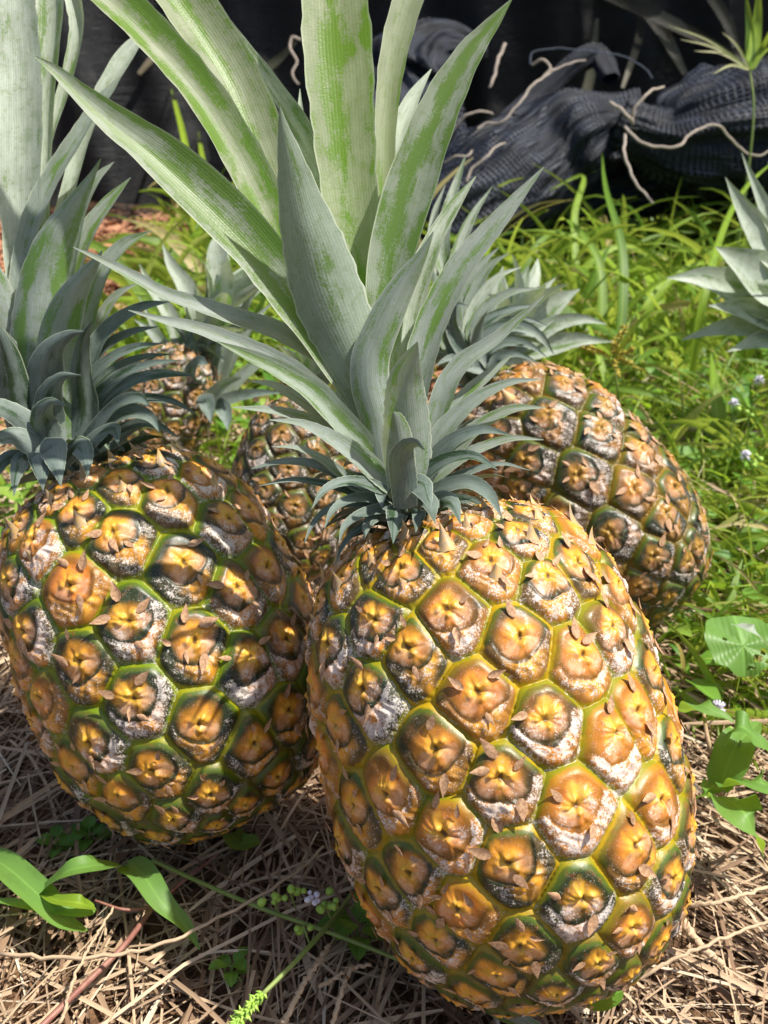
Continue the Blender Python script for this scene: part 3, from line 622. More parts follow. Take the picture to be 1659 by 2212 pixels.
T.leaf([(90,700,44),(150,420,42),(190,280,42),(230,200,50),(262,145,52),(292,98,40),(310,70,4)], -.014, -.02, (-.4, .4, 1), BK, .4)
T.leaf([(95,930,80),(82,840,112),(72,740,128),(80,650,124),(92,580,112),(115,515,92),(152,452,58),(190,392,24),(218,342,2)], .016, .03, (0, 0, -1), G, .42, nu=13)
T.leaf([(130,960,70),(118,880,88),(112,800,100),(120,725,102),(142,655,82),(178,598,46),(205,565,22),(221,541,2)], .024, .05, (0, 0, -1), G, .5, nu=13)
T.leaf([(120,800,40),(140,640,42),(160,520,40),(178,450,34),(210,388,24),(246,350,2)], .0, .0, (-.4, .3, 1), G, .4)
T.leaf([(130,820,46),(150,660,50),(170,560,50),(200,490,46),(235,440,34),(282,384,2)], .0, .0, (-.4, .3, 1), G, .4)
T.leaf([(140,900,46),(165,820,46),(185,725,46),(203,645,44),(228,582,40),(270,530,30),(328,498,2)], .004, .01, (-.4, .4, 1), G, .4)
T.leaf([(150,880,36),(200,745,34),(225,680,34),(258,635,26),(300,611,2)], .0, .0, (-.3, .5, 1), G, .4)
LS = [([(150,930,46),(185,810,48),(220,730,46),(262,690,42),(312,664,28),(366,652,2)], .010, .02), ([(150,940,40),(190,805,40),(232,748,34),(288,718,28),(345,705,2)], .008, .02),
      ([(150,950,40),(185,840,42),(232,782,36),(292,752,28),(358,741,2)], .012, .03), ([(160,950,36),(195,850,36),(250,797,30),(312,772,22),(375,765,2)], .008, .02),
      ([(150,960,40),(195,880,42),(258,818,38),(322,788,27),(393,778,2)], .014, .035), ([(160,970,38),(200,905,38),(245,855,34),(292,824,32),(350,810,24),(419,811,2)], .016, .04),
      ([(165,975,34),(230,895,32),(300,864,30),(366,866,24),(424,893,2)], .010, .03), ([(170,985,34),(225,905,38),(265,870,42),(300,862,36),(326,880,2)], .022, .05),
      ([(170,990,40),(235,915,48),(285,892,46),(325,902,32),(346,936,2)], .018, .045), ([(175,995,30),(250,935,30),(310,915,28),(352,925,20),(385,945,2)], .008, .03),
      ([(160,985,40),(215,935,44),(245,925,36),(256,962,2)], .028, .055), ([(140,990,44),(168,960,56),(185,985,44),(189,1032,2)], .032, .055),
      ([(110,990,56),(112,965,70),(122,1000,50),(132,1052,2)], .036, .055), ([(90,1000,50),(84,980,60),(90,1020,40),(93,1060,2)], .034, .05),
      ([(70,1000,40),(50,990,46),(36,1020,34),(30,1072,2)], .026, .05), ([(60,990,36),(20,985,38),(-10,1020,28),(-25,1070,2)], .016, .04),
      ([(95,900,60),(30,830,66),(-30,790,60),(-90,770,2)], .020, .04), ([(90,940,50),(30,890,56),(-30,870,50),(-80,880,2)], .026, .05), ([(90,970,46),(30,940,50),(-10,950,40),(-50,990,2)], .028, .05),
      ([(80,800,56),(20,700,80),(-20,600,80),(-60,480,2)], .008, .02), ([(80,860,56),(20,770,76),(-40,700,70),(-110,640,2)], .014, .03)]
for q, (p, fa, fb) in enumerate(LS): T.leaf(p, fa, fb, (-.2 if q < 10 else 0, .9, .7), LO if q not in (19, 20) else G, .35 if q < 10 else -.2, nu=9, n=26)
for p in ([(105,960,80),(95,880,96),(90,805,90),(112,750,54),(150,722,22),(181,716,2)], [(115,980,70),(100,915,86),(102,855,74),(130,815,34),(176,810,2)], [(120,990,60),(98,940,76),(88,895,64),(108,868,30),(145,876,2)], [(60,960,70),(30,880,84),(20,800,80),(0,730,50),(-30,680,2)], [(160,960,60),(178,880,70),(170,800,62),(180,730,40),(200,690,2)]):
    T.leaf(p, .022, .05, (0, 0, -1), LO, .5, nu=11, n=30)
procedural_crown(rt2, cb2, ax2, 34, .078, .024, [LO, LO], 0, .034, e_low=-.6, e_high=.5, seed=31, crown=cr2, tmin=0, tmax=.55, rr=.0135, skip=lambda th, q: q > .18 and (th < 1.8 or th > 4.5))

# --- crowns of the three behind
cr3 = crown_core(rt3, Vector(top3), ax3 + Vector((.1, 0, .2)), .06, .012)
T = Traced(cr3, Vector(top3), ax3 + Vector((.12, 0, .2)))
for q, (p, f0, f1, mt) in enumerate([
  ([(1020,760,34),(985,640,40),(955,540,36),(965,470,30),(985,400,20),(1006,336,2)], -.01, -.01, BK), ([(1030,770,34),(985,660,40),(990,550,38),(1020,470,28),(1064,402,2)], -.006, -.006, BK),
  ([(1010,770,30),(960,640,34),(935,540,30),(940,460,22),(962,400,2)], -.016, -.02, BK), ([(1040,770,34),(1003,690,38),(1012,620,38),(1038,575,30),(1078,534,2)], .0, .0, G),
  ([(1045,775,32),(1010,700,36),(1030,625,34),(1062,572,24),(1101,546,2)], .004, .006, G), ([(1050,780,30),(1015,710,32),(1042,640,30),(1082,595,20),(1127,577,2)], .008, .01, BK),
  ([(1055,785,30),(1022,720,32),(1052,665,32),(1104,632,24),(1168,622,2)], .010, .012, G), ([(1060,790,30),(1030,735,30),(1050,695,30),(1106,668,22),(1170,658,2)], .012, .015, LO),
  ([(1065,795,30),(1040,750,32),(1065,715,32),(1120,705,28),(1165,725,18),(1196,765,2)], .014, .02, LO), ([(1065,795,28),(1050,765,28),(1090,740,26),(1140,745,20),(1182,772,2)], .014, .025, LO),
  ([(1060,795,26),(1050,740,28),(1085,700,26),(1135,690,18),(1185,705,2)], .012, .015, LO), ([(1065,800,26),(1075,775,24),(1115,765,20),(1165,785,2)], .016, .03, LO),
  ([(1040,790,30),(1000,760,32),(975,700,30),(985,660,20),(1010,660,2)], .012, .03, LO), ([(1030,790,30),(985,770,30),(950,720,26),(930,670,2)], .006, .01, G), ([(1050,800,30),(1010,790,30),(975,775,24),(940,790,2)], .014, .03, LO)]):
    T.leaf(p, f0, f1, (-.2, .6, 1), mt, .35, nu=9, n=26)
procedural_crown(rt3, Vector(top3), ax3 + Vector((.12, 0, .1)), 24, .060, .020, [LO, LO, G], .4, .045, e_low=-.7, e_high=1.0, seed=12, crown=cr3, lowL=.5)
cr4 = crown_core(rt4, Vector(top4), ax4, .04, .009)
procedural_crown(rt4, Vector(top4), ax4, 20, .065, .018, [LO, G, BK], 1.1, .04, seed=14, crown=cr4)
cr5 = crown_core(rt5, Vector(top5), ax5 , .06, .011)
T = Traced(cr5, Vector(top5), ax5 + Vector((.15, 0, .1)))
for p, f0, f1, mt in [([(440,850,40),(432,760,46),(425,680,48),(401,618,42),(371,573,26),(352,528,2)], 0, .0, BK), ([(450,850,40),(458,760,46),(474,660,50),(474,590,50),(470,540,44),(466,505,2)], -.005, -.01, BK),
  ([(430,850,40),(398,760,42),(365,678,42),(326,618,32),(301,570,2)], 0, .0, BK), ([(460,850,36),(480,770,38),(495,700,36),(509,648,26),(528,602,2)], 0, .0, G), ([(465,850,34),(490,770,32),(521,684,28),(545,640,20),(568,616,2)], .0, .0, G),
  ([(470,850,30),(505,770,28),(551,693,22),(595,647,2)], .0, .0, G), ([(420,850,36),(375,780,38),(330,720,32),(290,690,2)], .004, .01, G), ([(425,850,36),(380,790,36),(350,740,30),(300,640,2)], .0, .01, BK),
  ([(430,860,36),(415,810,44),(432,782,40),(447,788,14)], .02, .045, LO), ([(450,870,40),(475,845,46),(500,828,40),(521,818,14)], .02, .045, G), ([(455,880,40),(500,862,36),(560,850,26),(620,848,2)], .01, .03, LO),
  ([(440,880,40),(445,868,44),(452,890,34),(455,912,4)], .03, .05, LO), ([(460,880,40),(478,880,44),(490,905,34),(492,930,4)], .03, .05, LO), ([(480,860,34),(540,800,32),(590,770,22),(640,760,2)], .0, .0, G)]:
    T.leaf(p, f0, f1, (0, .7, .8), mt, .35, nu=9, n=24)
procedural_crown(rt5, Vector(top5), ax5 + Vector((.15, -.1, .0)), 22, .06, .024, [LO, G, BK], .2, .05, e_low=-.5, e_high=1.2, seed=17, crown=cr5)
# --- two more crowns whose fruit is out of sight
def loose_crown(label, x, y, d, axis, leaves, n, L, Wd, seed):
    b = at(x, y, d); root = empty('pineapple_crown', b); tag(root, label, 'pineapple crown', 'crowns of pineapples out of sight')
    core = crown_core(root, b, Vector(axis), .05, .011); T = Traced(core, b, Vector(axis))
    for p, f1 in leaves: T.leaf(p, .0, f1, (0, .2, 1), BK, .35, nu=9, n=26, ws=1.55)
    procedural_crown(root, b, Vector(axis), n, L, Wd, [LO, G, BK], seed * .7, .04, e_low=-.4, e_high=1.0, seed=seed, rr=.011, crown=core)
loose_crown('sunlit pale pineapple crown spreading behind the right fruit', 1060, 765, .80, (.45, .25, .62), [([(1070,760,36),(1110,720,46),(1160,685,52),(1205,652,40),(1252,624,2)], .0), ([(1065,755,34),(1090,690,44),(1115,640,42),(1130,605,28),(1143,573,2)], .0), ([(1060,755,34),(1064,690,38),(1074,630,32),(1087,575,2)], -.01),
    ([(1070,770,34),(1130,757,40),(1190,745,40),(1250,735,28),(1325,738,2)], .01), ([(1070,765,30),(1140,735,32),(1200,700,30),(1260,690,20),(1310,700,2)], .01), ([(1055,755,30),(1100,700,34),(1160,640,26),(1200,600,2)], -.01)], 14, .06, .022, 41)
loose_crown('silvery pineapple crown pushing in from the right edge over the grass', 1800, 680, .84, (-.80, .0, .35), [([(1790,670,60),(1720,590,72),(1655,530,64),(1605,455,42),(1567,383,2)], .0), ([(1790,650,40),(1720,560,44),(1662,470,34),(1630,400,20),(1602,330,2)], -.01), ([(1790,680,60),(1690,660,80),(1600,628,74),(1520,602,46),(1440,600,2)], .015),
    ([(1790,675,70),(1720,640,100),(1640,600,92),(1590,565,60),(1545,533,2)], .025), ([(1790,690,50),(1700,700,56),(1620,702,48),(1545,712,28),(1472,734,2)], .02), ([(1790,700,50),(1700,730,50),(1640,735,36),(1570,760,2)], .03), ([(1790,660,40),(1740,520,40),(1690,430,26),(1660,350,2)], -.01), ([(1790,690,50),(1690,690,60),(1600,668,44),(1530,660,2)], .03)], 14, .08, .03, 52)

# ================================================================== GROUND COVER
def strips(name, mat, base, dirs, L, Wd, bend, K=6, kind=None, label=None, cat=None, lift0=0.0, rnd=None, facing=None, parent=None, curl=None, tip=.9):
    """many flat blades: base (n,3), dirs (n,3) start direction, bend (n,3) added direction at the tip"""
    n = len(base); t = np.linspace(0, 1, K)
    D = dirs[:, None, :] + bend[:, None, :] * (t[None, :, None] ** 1.5); D = nrm(D)
    P = base[:, None, :] + np.concatenate([np.zeros((n, 1, 3)), np.cumsum((D[:, 1:] + D[:, :-1]) / 2, axis=1)], 1) * (L[:, None, None] / (K - 1))
    P[..., 2] = np.maximum(P[..., 2], gz(P[..., 0], P[..., 1]) - .001)
    T_ = D; ref = facing if facing is not None else nrm(RNG.normal(size=(n, 3)) * np.array([1, 1, .35]))
    S = nrm(np.cross(T_, ref[:, None, :]))
    w = Wd[:, None] * (np.clip(t / .15 + .45, 0, 1) * (1 - (t ** 2.2) * tip))[None, :]
    Nn = np.cross(S, T_)
    u = np.array([-1, 0, 1.0]); V = P[:, :, None, :] + (w[..., None] * u)[..., None] * .5 * S[:, :, None, :] + (np.abs(u) * .18)[None, None, :, None] * w[..., None, None] * Nn[:, :, None, :]
    r = RNG.random(n) if rnd is None else rnd
    A = np.stack([np.broadcast_to(u, (n, K, 3)), np.broadcast_to((t[None, :] * L[:, None])[..., None], (n, K, 3)), np.broadcast_to(r[:, None, None], (n, K, 3))], -1)
    F0 = grid_faces(3, K); F = (F0[None] + (np.arange(n) * K * 3)[:, None, None]).reshape(-1, 4)
    o = mesh_np(name, V.reshape(-1, 3), F, mat, parent, {'lf': A.reshape(-1, 3)})
    if kind: o['kind'] = kind
    if label: o['label'] = label
    if cat: o['category'] = cat
    return o
def green_mask(x, y):
    """where green cover grows: right of the fruits and behind; straw in front, left and in a gap at the far left"""
    e = .10 * np.sin(x * 9 + 1) + .05 * np.sin(x * 23)
    right = (x > .16 + e * .15) & (y > .45 + e * .3)
    back = (y > .95 + e) & (x > -.30)
    leftb = (x < -.05) & (y > .72 + e) & (y < .92 + e)
    bare = (x < -.26 + e * .5) & (x > -.95) & (y > 1.42 + e) 
    return (right | back | leftb | (y > 1.45 + e)) & ~bare
def scatter(n, x0, x1, y0, y1, test=None):
    x = RNG.uniform(x0, x1, n * 4); y = RNG.uniform(y0, y1, n * 4)
    if test is not None: k = test(x, y); x, y = x[k], y[k]
    return x[:n], y[:n]
# straw mulch
n = 24000
x, y = scatter(n, -.55, .75, .10, .95); n = len(x)
ang = RNG.normal(1.35, .55, n) + np.where(x > .12, .9, 0) + RNG.choice([0, 1.5], n, p=[.75, .25])
L = RNG.gamma(2.2, .022, n) + .012; Wd = RNG.gamma(2.2, .00042, n) + .0004
dz = RNG.normal(0, .10, n); zb = gz(x, y) + RNG.random(n) ** 1.6 * .011 - .001
dirs = np.stack([np.cos(ang), np.sin(ang), dz], -1); bend = RNG.normal(0, .22, (n, 3)); bend[:, 2] = -np.abs(bend[:, 2]) * .4 - dz
face = nrm(np.stack([RNG.normal(0, .5, n), RNG.normal(0, .5, n), np.ones(n)], -1))
base = np.stack([x - np.cos(ang) * L / 2, y - np.sin(ang) * L / 2, zb], -1)
strips('straw', M_STRAW, base, dirs, L, Wd, bend, 5, 'stuff', 'dry brown straw mulch spread under the pineapples', 'straw', facing=face, tip=.2)
x, y = scatter(2600, .12, 1.1, .42, 1.5); n = len(x); ang = RNG.uniform(0, 6.28, n); el = RNG.normal(0, .35, n)
strips('straw', M_STRAW, np.stack([x, y, gz(x, y) + .004 + RNG.random(n) * .03], -1), np.stack([np.cos(ang), np.sin(ang), el], -1), RNG.uniform(.02, .09, n), RNG.uniform(.0008, .0024, n), RNG.normal(0, .3, (n, 3)), 6, 'stuff', 'dry straws caught among the green grass', 'straw')
# far reddish chips behind on the left
x, y = scatter(9000, -1.0, .3, .85, 2.05, lambda x, y: ~green_mask(x, y)); n = len(x); ang = RNG.uniform(0, 6.28, n)
strips('wood_chips', mat_simple('chips', (.52, .27, .15), (.30, .14, .08), 90, .8, .2), np.stack([x, y, gz(x, y) + RNG.random(n) * .01], -1), np.stack([np.cos(ang), np.sin(ang), RNG.normal(0, .2, n)], -1), RNG.uniform(.01, .04, n), RNG.uniform(.003, .010, n), RNG.normal(0, .2, (n, 3)), 4, 'stuff', 'orange brown chips and dry scraps on the bare soil', 'mulch', facing=nrm(np.stack([RNG.normal(0, .6, n), RNG.normal(0, .6, n), np.ones(n)], -1)), tip=.3)
# grass
n = 12000
x, y = scatter(n, -.9, 1.5, .36, 2.1, green_mask); n = len(x)
az = RNG.uniform(0, 6.28, n); el = RNG.uniform(.5, 1.5, n)
dirs = np.stack([np.cos(az) * np.cos(el), np.sin(az) * np.cos(el), np.sin(el)], -1)
bend = np.stack([np.cos(az) * .9, np.sin(az) * .9, -RNG.uniform(.3, 1.6, n)], -1)
L = RNG.gamma(3.2, .017, n) + .02; L = np.clip(L, .02, .17); L = np.where(y < .75, L * .8, L)
strips('grass', M_GRASS, np.stack([x, y, gz(x, y) - .004], -1), dirs, L, RNG.gamma(3, .0008, n) + .001, bend, 7, 'stuff', 'sunlit green grass growing between the fruits and the net', 'grass')
n = 3600
x, y = scatter(n, .10, .75, .44, 1.0, green_mask); n = len(x); az = RNG.uniform(0, 6.28, n); el = RNG.uniform(.4, 1.45, n)
dirs = np.stack([np.cos(az) * np.cos(el), np.sin(az) * np.cos(el), np.sin(el)], -1); bend = np.stack([np.cos(az) * .9, np.sin(az) * .9, -RNG.uniform(.3, 1.7, n)], -1)
strips('grass', M_GRASS, np.stack([x, y, gz(x, y) - .004], -1), dirs, RNG.uniform(.03, .10, n), RNG.gamma(3, .0011, n) + .0012, bend, 9, 'stuff', 'broader grass growing thick beside the right fruit', 'grass')
n = 1700
x, y = scatter(n, -.5, 1.3, 1.0, 1.75, green_mask); n = len(x); az = RNG.uniform(0, 6.28, n); el = RNG.uniform(.8, 1.5, n)
dirs = np.stack([np.cos(az) * np.cos(el), np.sin(az) * np.cos(el), np.sin(el)], -1); bend = np.stack([np.cos(az) * .9, np.sin(az) * .9, -RNG.uniform(.3, 1.9, n)], -1)
strips('grass', M_GRASS, np.stack([x, y, gz(x, y) - .004], -1), dirs, RNG.uniform(.10, .24, n), RNG.gamma(3, .0022, n) + .003, bend, 10, 'stuff', 'tall arching grass growing before the netting', 'grass')
n = 420
x, y = scatter(n, .12, 1.0, .50, 1.25, green_mask); n = len(x); az = RNG.uniform(0, 6.28, n); el = RNG.uniform(.3, 1.4, n)
dirs = np.stack([np.cos(az) * np.cos(el), np.sin(az) * np.cos(el), np.sin(el)], -1); bend = np.stack([np.cos(az) * .9, np.sin(az) * .9, -RNG.uniform(.3, 1.5, n)], -1)
strips('grass', M_GRASS, np.stack([x, y, gz(x, y) - .004], -1), dirs, RNG.uniform(.05, .13, n), RNG.uniform(.005, .013, n), bend, 10, 'stuff', 'wide flat grass leaves mixed into the finer grass', 'grass')
# low weeds: small rounded leaves
n = 13000
x, y = scatter(n, -.9, 1.4, .36, 1.9, green_mask); n = len(x)
az = RNG.uniform(0, 6.28, n); el = RNG.uniform(-.1, .8, n)
dirs = np.stack([np.cos(az) * np.cos(el), np.sin(az) * np.cos(el), np.sin(el)], -1)
L = RNG.uniform(.008, .032, n)
strips('weeds', M_WEED, np.stack([x, y, gz(x, y) + RNG.random(n) ** 1.5 * .035], -1), dirs, L, L * RNG.uniform(.35, .75, n), np.stack([dirs[:, 0], dirs[:, 1], -RNG.uniform(.2, 1, n)], -1), 6, 'stuff', 'low small leaved weeds filling the grass', 'weeds', facing=nrm(np.stack([RNG.normal(0, .4, n), RNG.normal(0, .4, n), np.ones(n)], -1)), tip=1.0)


# ================================================================== NET
M_NETCORD = mat_simple('net_cord', (.03, .04, .06), (.12, .14, .18), 900, .7, .3)
M_STRAWLEAF = mat_blade('pale_spray', (.45, .45, .22), (.60, .55, .35), (.5, .4, .2))
def cloth_roll(label, path, rad, seed, mat, folds=7, ns=120, n=220, flat=.75):
    """a bundle of netting lying along a path: tube with long twisted folds"""
    rng = np.random.default_rng(seed); P = spline(np.array(path, float), n); rr = spline(np.array([(i, r, 0) for i, r in enumerate(rad)], float), n)[:, 1]
    T_ = nrm(np.gradient(P, axis=0)); s = np.concatenate([[0], np.cumsum(np.linalg.norm(np.diff(P, axis=0), axis=1))]); rr = rr * (1 + .09 * np.sin(s * 19 + seed) + .06 * np.sin(s * 47 + seed * 2))
    Nn = nrm(np.cross(T_, [0, 0, 1.])); B_ = np.cross(Nn, T_)
    th = np.arange(ns) / ns * 2 * math.pi; S = s[:, None]; t = th[None, :]
    h = np.zeros((n, ns))
    for k in range(folds):
        m = rng.integers(2, 7); h += rng.uniform(.04, .10) * np.abs(np.sin(m * t / 1.0 + S * rng.uniform(-14, 14) + rng.uniform(0, 6))) ** .7
    for k in range(10):
        f_ = rng.integers(3, 11) * t + S * rng.uniform(-9, 9) + rng.uniform(0, 6) + .6 * np.sin(S * rng.uniform(10, 25)); h += rng.uniform(.012, .035) * (1 - np.abs(np.sin(f_ / 1.0))) ** 2.5 * (1.2 + np.sin(S * rng.uniform(6, 14)))
    for k in range(6):
        h += .018 * np.sin(rng.integers(6, 16) * t + S * rng.uniform(-50, 50) + rng.uniform(0, 6))
    h += .05 * np.sin(S * rng.uniform(20, 30) + 2 * np.sin(t + S * 5)) 
    r = rr[:, None] * (.72 + h)
    V = P[:, None, :] + r[..., None] * (np.cos(t)[..., None] * Nn[:, None, :] + flat * np.sin(t)[..., None] * B_[:, None, :])
    A = np.stack([np.broadcast_to(S, (n, ns)), np.broadcast_to(t * .1, (n, ns)), np.full((n, ns), rng.random())], -1)
    o = mesh_np('netting_roll', V.reshape(-1, 3), grid_faces(ns, n, True), mat, None, {'lf': A.reshape(-1, 3)}, origin=P[n // 2] * [1, 1, 0])
    # a looser outer turn of the same net, standing off in sharp pleats
    h2 = np.zeros((n, ns))
    for k in range(9):
        m = rng.integers(1, 6); f_ = m * t + S * rng.uniform(-22, 22) + rng.uniform(0, 6) + .8 * np.sin(t + S * 9); h2 += rng.uniform(.03, .08) * (1 - np.abs(np.sin(f_ / 1.0))) ** 3
    r2 = rr[:, None] * (.80 + np.maximum(h * .8, 0) + h2)
    V2 = P[:, None, :] + r2[..., None] * (np.cos(t)[..., None] * Nn[:, None, :] + flat * np.sin(t)[..., None] * B_[:, None, :])
    mesh_np('outer_layer', V2.reshape(-1, 3), grid_faces(ns, n, True), M_NETSHELL, o, {'lf': A.reshape(-1, 3) * [1, 1, 0]}, origin=P[n // 2])
    return tag(o, label, 'shade netting', 'bundles of dark shade netting')
def pp(x, y, d): return tuple(at(x, y, d))
cloth_roll('thick navy netting bundle tied off with twine, lying from the knot to the right edge', [pp(1335, 262, 1.46), pp(1362, 275, 1.46), pp(1420, 300, 1.47), pp(1500, 292, 1.48), pp(1590, 290, 1.5), pp(1700, 285, 1.5), pp(1950, 290, 1.52)], [.040, .044, .085, .100, .105, .110, .11], 3, M_NET)
cloth_roll('navy netting bundle sloping down left from the knot to behind the front crown', [pp(1375, 258, 1.50), pp(1340, 262, 1.50), pp(1270, 280, 1.50), pp(1180, 325, 1.50), pp(1090, 385, 1.48), pp(1000, 455, 1.46), pp(900, 540, 1.46)], [.040, .046, .078, .085, .075, .066, .05], 8, M_NET)
cloth_roll('slack dark netting length sagging under the tied bundles to the grass', [pp(960, 420, 1.62), pp(1080, 470, 1.60), pp(1200, 440, 1.60), pp(1400, 390, 1.60), pp(1600, 385, 1.60), pp(1900, 390, 1.60)], [.06, .05, .06, .055, .055, .05], 18, M_NET)
cloth_roll('small netting bundle standing up behind the front crown', [pp(860, 420, 1.75), pp(880, 300, 1.75), pp(850, 200, 1.78), pp(930, 120, 1.8), pp(1050, 110, 1.8)], [.06, .08, .08, .07, .02], 5, M_NET)
cloth_roll('narrow twisted netting end raised behind the twine', [pp(1090, 300, 1.6), pp(1160, 215, 1.62), pp(1240, 140, 1.62), pp(1290, 120, 1.62), pp(1320, 170, 1.6)], [.03, .022, .018, .016, .012], 15, M_NET)
# hanging net wall behind: two overlapping lengths
def net_wall(label, x0, x1, y0, h, seed, mat):
    rng = np.random.default_rng(seed); nu_, nv_ = 420, 60; X, Z = np.meshgrid(np.linspace(x0, x1, nu_), np.linspace(-.01, h, nv_))
    Y = y0 + .022 * np.sin(X * 16 + 1.5 * np.sin(Z * 4 + seed)) + .012 * np.sin(X * 43 + Z * 9 + seed) + .03 * np.sin(X * 3 + Z * 5) + .05 * (Z / h)
    V = np.stack([X, Y, Z], -1).reshape(-1, 3); A = np.stack([X, Z, X * 0 + rng.random()], -1).reshape(-1, 3)
    return tag(mesh_np('hanging_net', V, grid_faces(nu_, nv_), mat, None, {'lf': A}, origin=((x0 + x1) / 2, y0, 0)), label, 'shade net', 'lengths of hanging shade net')
net_wall('black shade net hanging behind the bundles, its near face finely woven', -2.2, 2.2, 2.02, 1.15, 1, M_NETWALL)
net_wall('second dark net length hanging just behind the woven one', -2.6, 2.6, 2.22, 1.25, 4, M_NETDARK)
# dead leaves and stalks standing between the nets and in front of them
def bent(name, label, cat, pts, w, mat, group=None, N=(0, 0, 1), n=24, chan=.2):
    Q = np.array([(*at(x, y, d), px(wd, d)) for x, y, d, wd in pts]); C = spline(Q, n); C[:, 3] = np.clip(C[:, 3], .0004, None)
    g = leaf_geo(C[:, :3], C[:, 3], np.array(RT * N[0] + UP * N[1] - FWD * N[2]), chan, 7, serr=0)
    o = mesh_np(name, g[0], g[1], mat, None, {'lf': g[2]}, origin=C[0, :3]); return tag(o, label, cat, group)
M_OLDLEAF = mat_blade('old_leaf', (.05, .055, .03), (.10, .09, .05), (.16, .11, .06), trans=.15, tcol=(.3, .25, .1))
for i, (x0, y0, x1, y1, w, d, lab) in enumerate([(1330, -60, 1480, 160, 34, 1.86, 'long dead leaf slanting down the net at the top right'), (1250, -40, 1620, 140, 30, 1.84, 'grey dead leaf crossing low over the others at the top right'), (1500, -60, 1600, 130, 28, 1.85, 'steep dead leaf beside the tall grass at the top right'),
        (1230, 300, 1290, 40, 22, 1.87, 'upright brown stalk behind the raised netting end'), (430, -30, 300, 160, 26, 1.88, 'dull leaf against the net left of the crown'), (520, 180, 640, 90, 20, 1.86, 'ribbed dark leaf against the net between two crown blades'), (1390, -40, 1345, 190, 20, 1.87, 'thin dead stalk hanging behind the netting at the top right')]):
    bent('dead_leaf', lab, 'dead leaf', [(x0, y0, d, w), ((x0 + x1) / 2 + 14, (y0 + y1) / 2, d, w), (x1, y1, d - .02, w * .4)], 0, M_OLDLEAF, 'dead leaves against the net')
# pale netting threads / twine
def twine(label, pts, r=.0028, mat=None, name='twine', cat='twine', group='pieces of twine on the netting', n=90, strands=True):
    Pc = spline(np.array([at(x, y, d) for x, y, d in pts], float), n); mb = MB()
    s = np.concatenate([[0], np.cumsum(np.linalg.norm(np.diff(Pc, axis=0), axis=1))]); T_ = nrm(np.gradient(Pc, axis=0)); a = nrm(np.cross(T_, [0.1, 1, .1])); b = np.cross(T_, a)
    r = r * .50; Pc = Pc + (a * (np.sin(s * 130) + .6 * np.sin(s * 310 + 2))[:, None] + b * np.sin(s * 171 + 1)[:, None]) * r * .35
    r = r * np.clip(1.05 - .35 * np.linspace(0, 1, n) ** 3, .3, 2)[:, None].ravel()
    if strands:
        for k in range(3):
            ph = s * 420 + k * 2.094
            mb.add(*tube(Pc + (a * np.cos(ph)[:, None] + b * np.sin(ph)[:, None]) * r[:, None] * .5, r * .62, 6))
    else: mb.add(*tube(Pc, r, 8))
    return tag(mb.build(name, mat or M_TWINE, None, origin=Pc[0]), label, cat, group)
TW = [('long kinked twine running up the netting to a pale knot', [(1030, 280, 1.42), (1050, 268, 1.42), (1085, 262, 1.41), (1120, 225, 1.41), (1150, 185, 1.42), (1185, 160, 1.44), (1220, 140, 1.45), (1265, 130, 1.46)], .0032),
 ('pale knot of twine at the top of the kinked strand', [(1150, 140, 1.45), (1170, 130, 1.44), (1190, 145, 1.44), (1175, 165, 1.44), (1195, 150, 1.44)], .0035),
 ('short twine lying lower left on the netting beside the crown tips', [(1008, 392, 1.38), (1020, 365, 1.38), (1055, 335, 1.38), (1075, 315, 1.39), (1092, 308, 1.40)], .0030),
 ('curved tan twine coming out from behind the crown blade', [(985, 275, 1.45), (1010, 248, 1.44), (1040, 240, 1.44), (1065, 248, 1.45)], .0034),
 ('thin pale twine just below the curved tan one', [(960, 352, 1.42), (985, 338, 1.41), (1010, 336, 1.41), (1020, 325, 1.42)], .0026),
 ('thick frayed twine end forming a V above the hanging one', [(1318, 222, 1.34), (1345, 240, 1.33), (1362, 255, 1.33), (1368, 268, 1.34)], .0042),
 ('bent twine arm rising right from the V', [(1366, 265, 1.34), (1372, 235, 1.33), (1395, 205, 1.33), (1435, 186, 1.36)], .0036),
 ('long wavy twine sagging across the big bundle to the right', [(1350, 275, 1.33), (1375, 300, 1.32), (1420, 318, 1.32), (1465, 315, 1.32), (1495, 288, 1.33), (1545, 270, 1.34), (1580, 300, 1.35), (1610, 330, 1.36), (1640, 335, 1.36), (1675, 320, 1.36)], .0036),
 ('stiff twine hanging from the bundle down toward the grass', [(1350, 290, 1.33), (1350, 335, 1.31), (1368, 385, 1.30), (1410, 440, 1.29)], .0036),
 ('pale fringed scrap stuck upright on the netting', [(1090, 95, 1.6), (1078, 125, 1.59), (1062, 180, 1.58), (1058, 190, 1.58)], .0048),
 ('pale looped twine seen between two crown blades', [(650, 85, 1.6), (630, 80, 1.6), (628, 105, 1.6), (640, 130, 1.6), (632, 160, 1.6), (645, 182, 1.6)], .0040)]
for l, p, r in TW: twine(l, p, r)
twine('dark looping cord arching over the raised netting end', [(1145, 140, 1.5), (1150, 115, 1.5), (1200, 105, 1.5), (1280, 112, 1.5), (1340, 120, 1.5), (1390, 145, 1.5), (1410, 170, 1.48)], .0022, M_NETCORD, 'cord', 'cord', None)

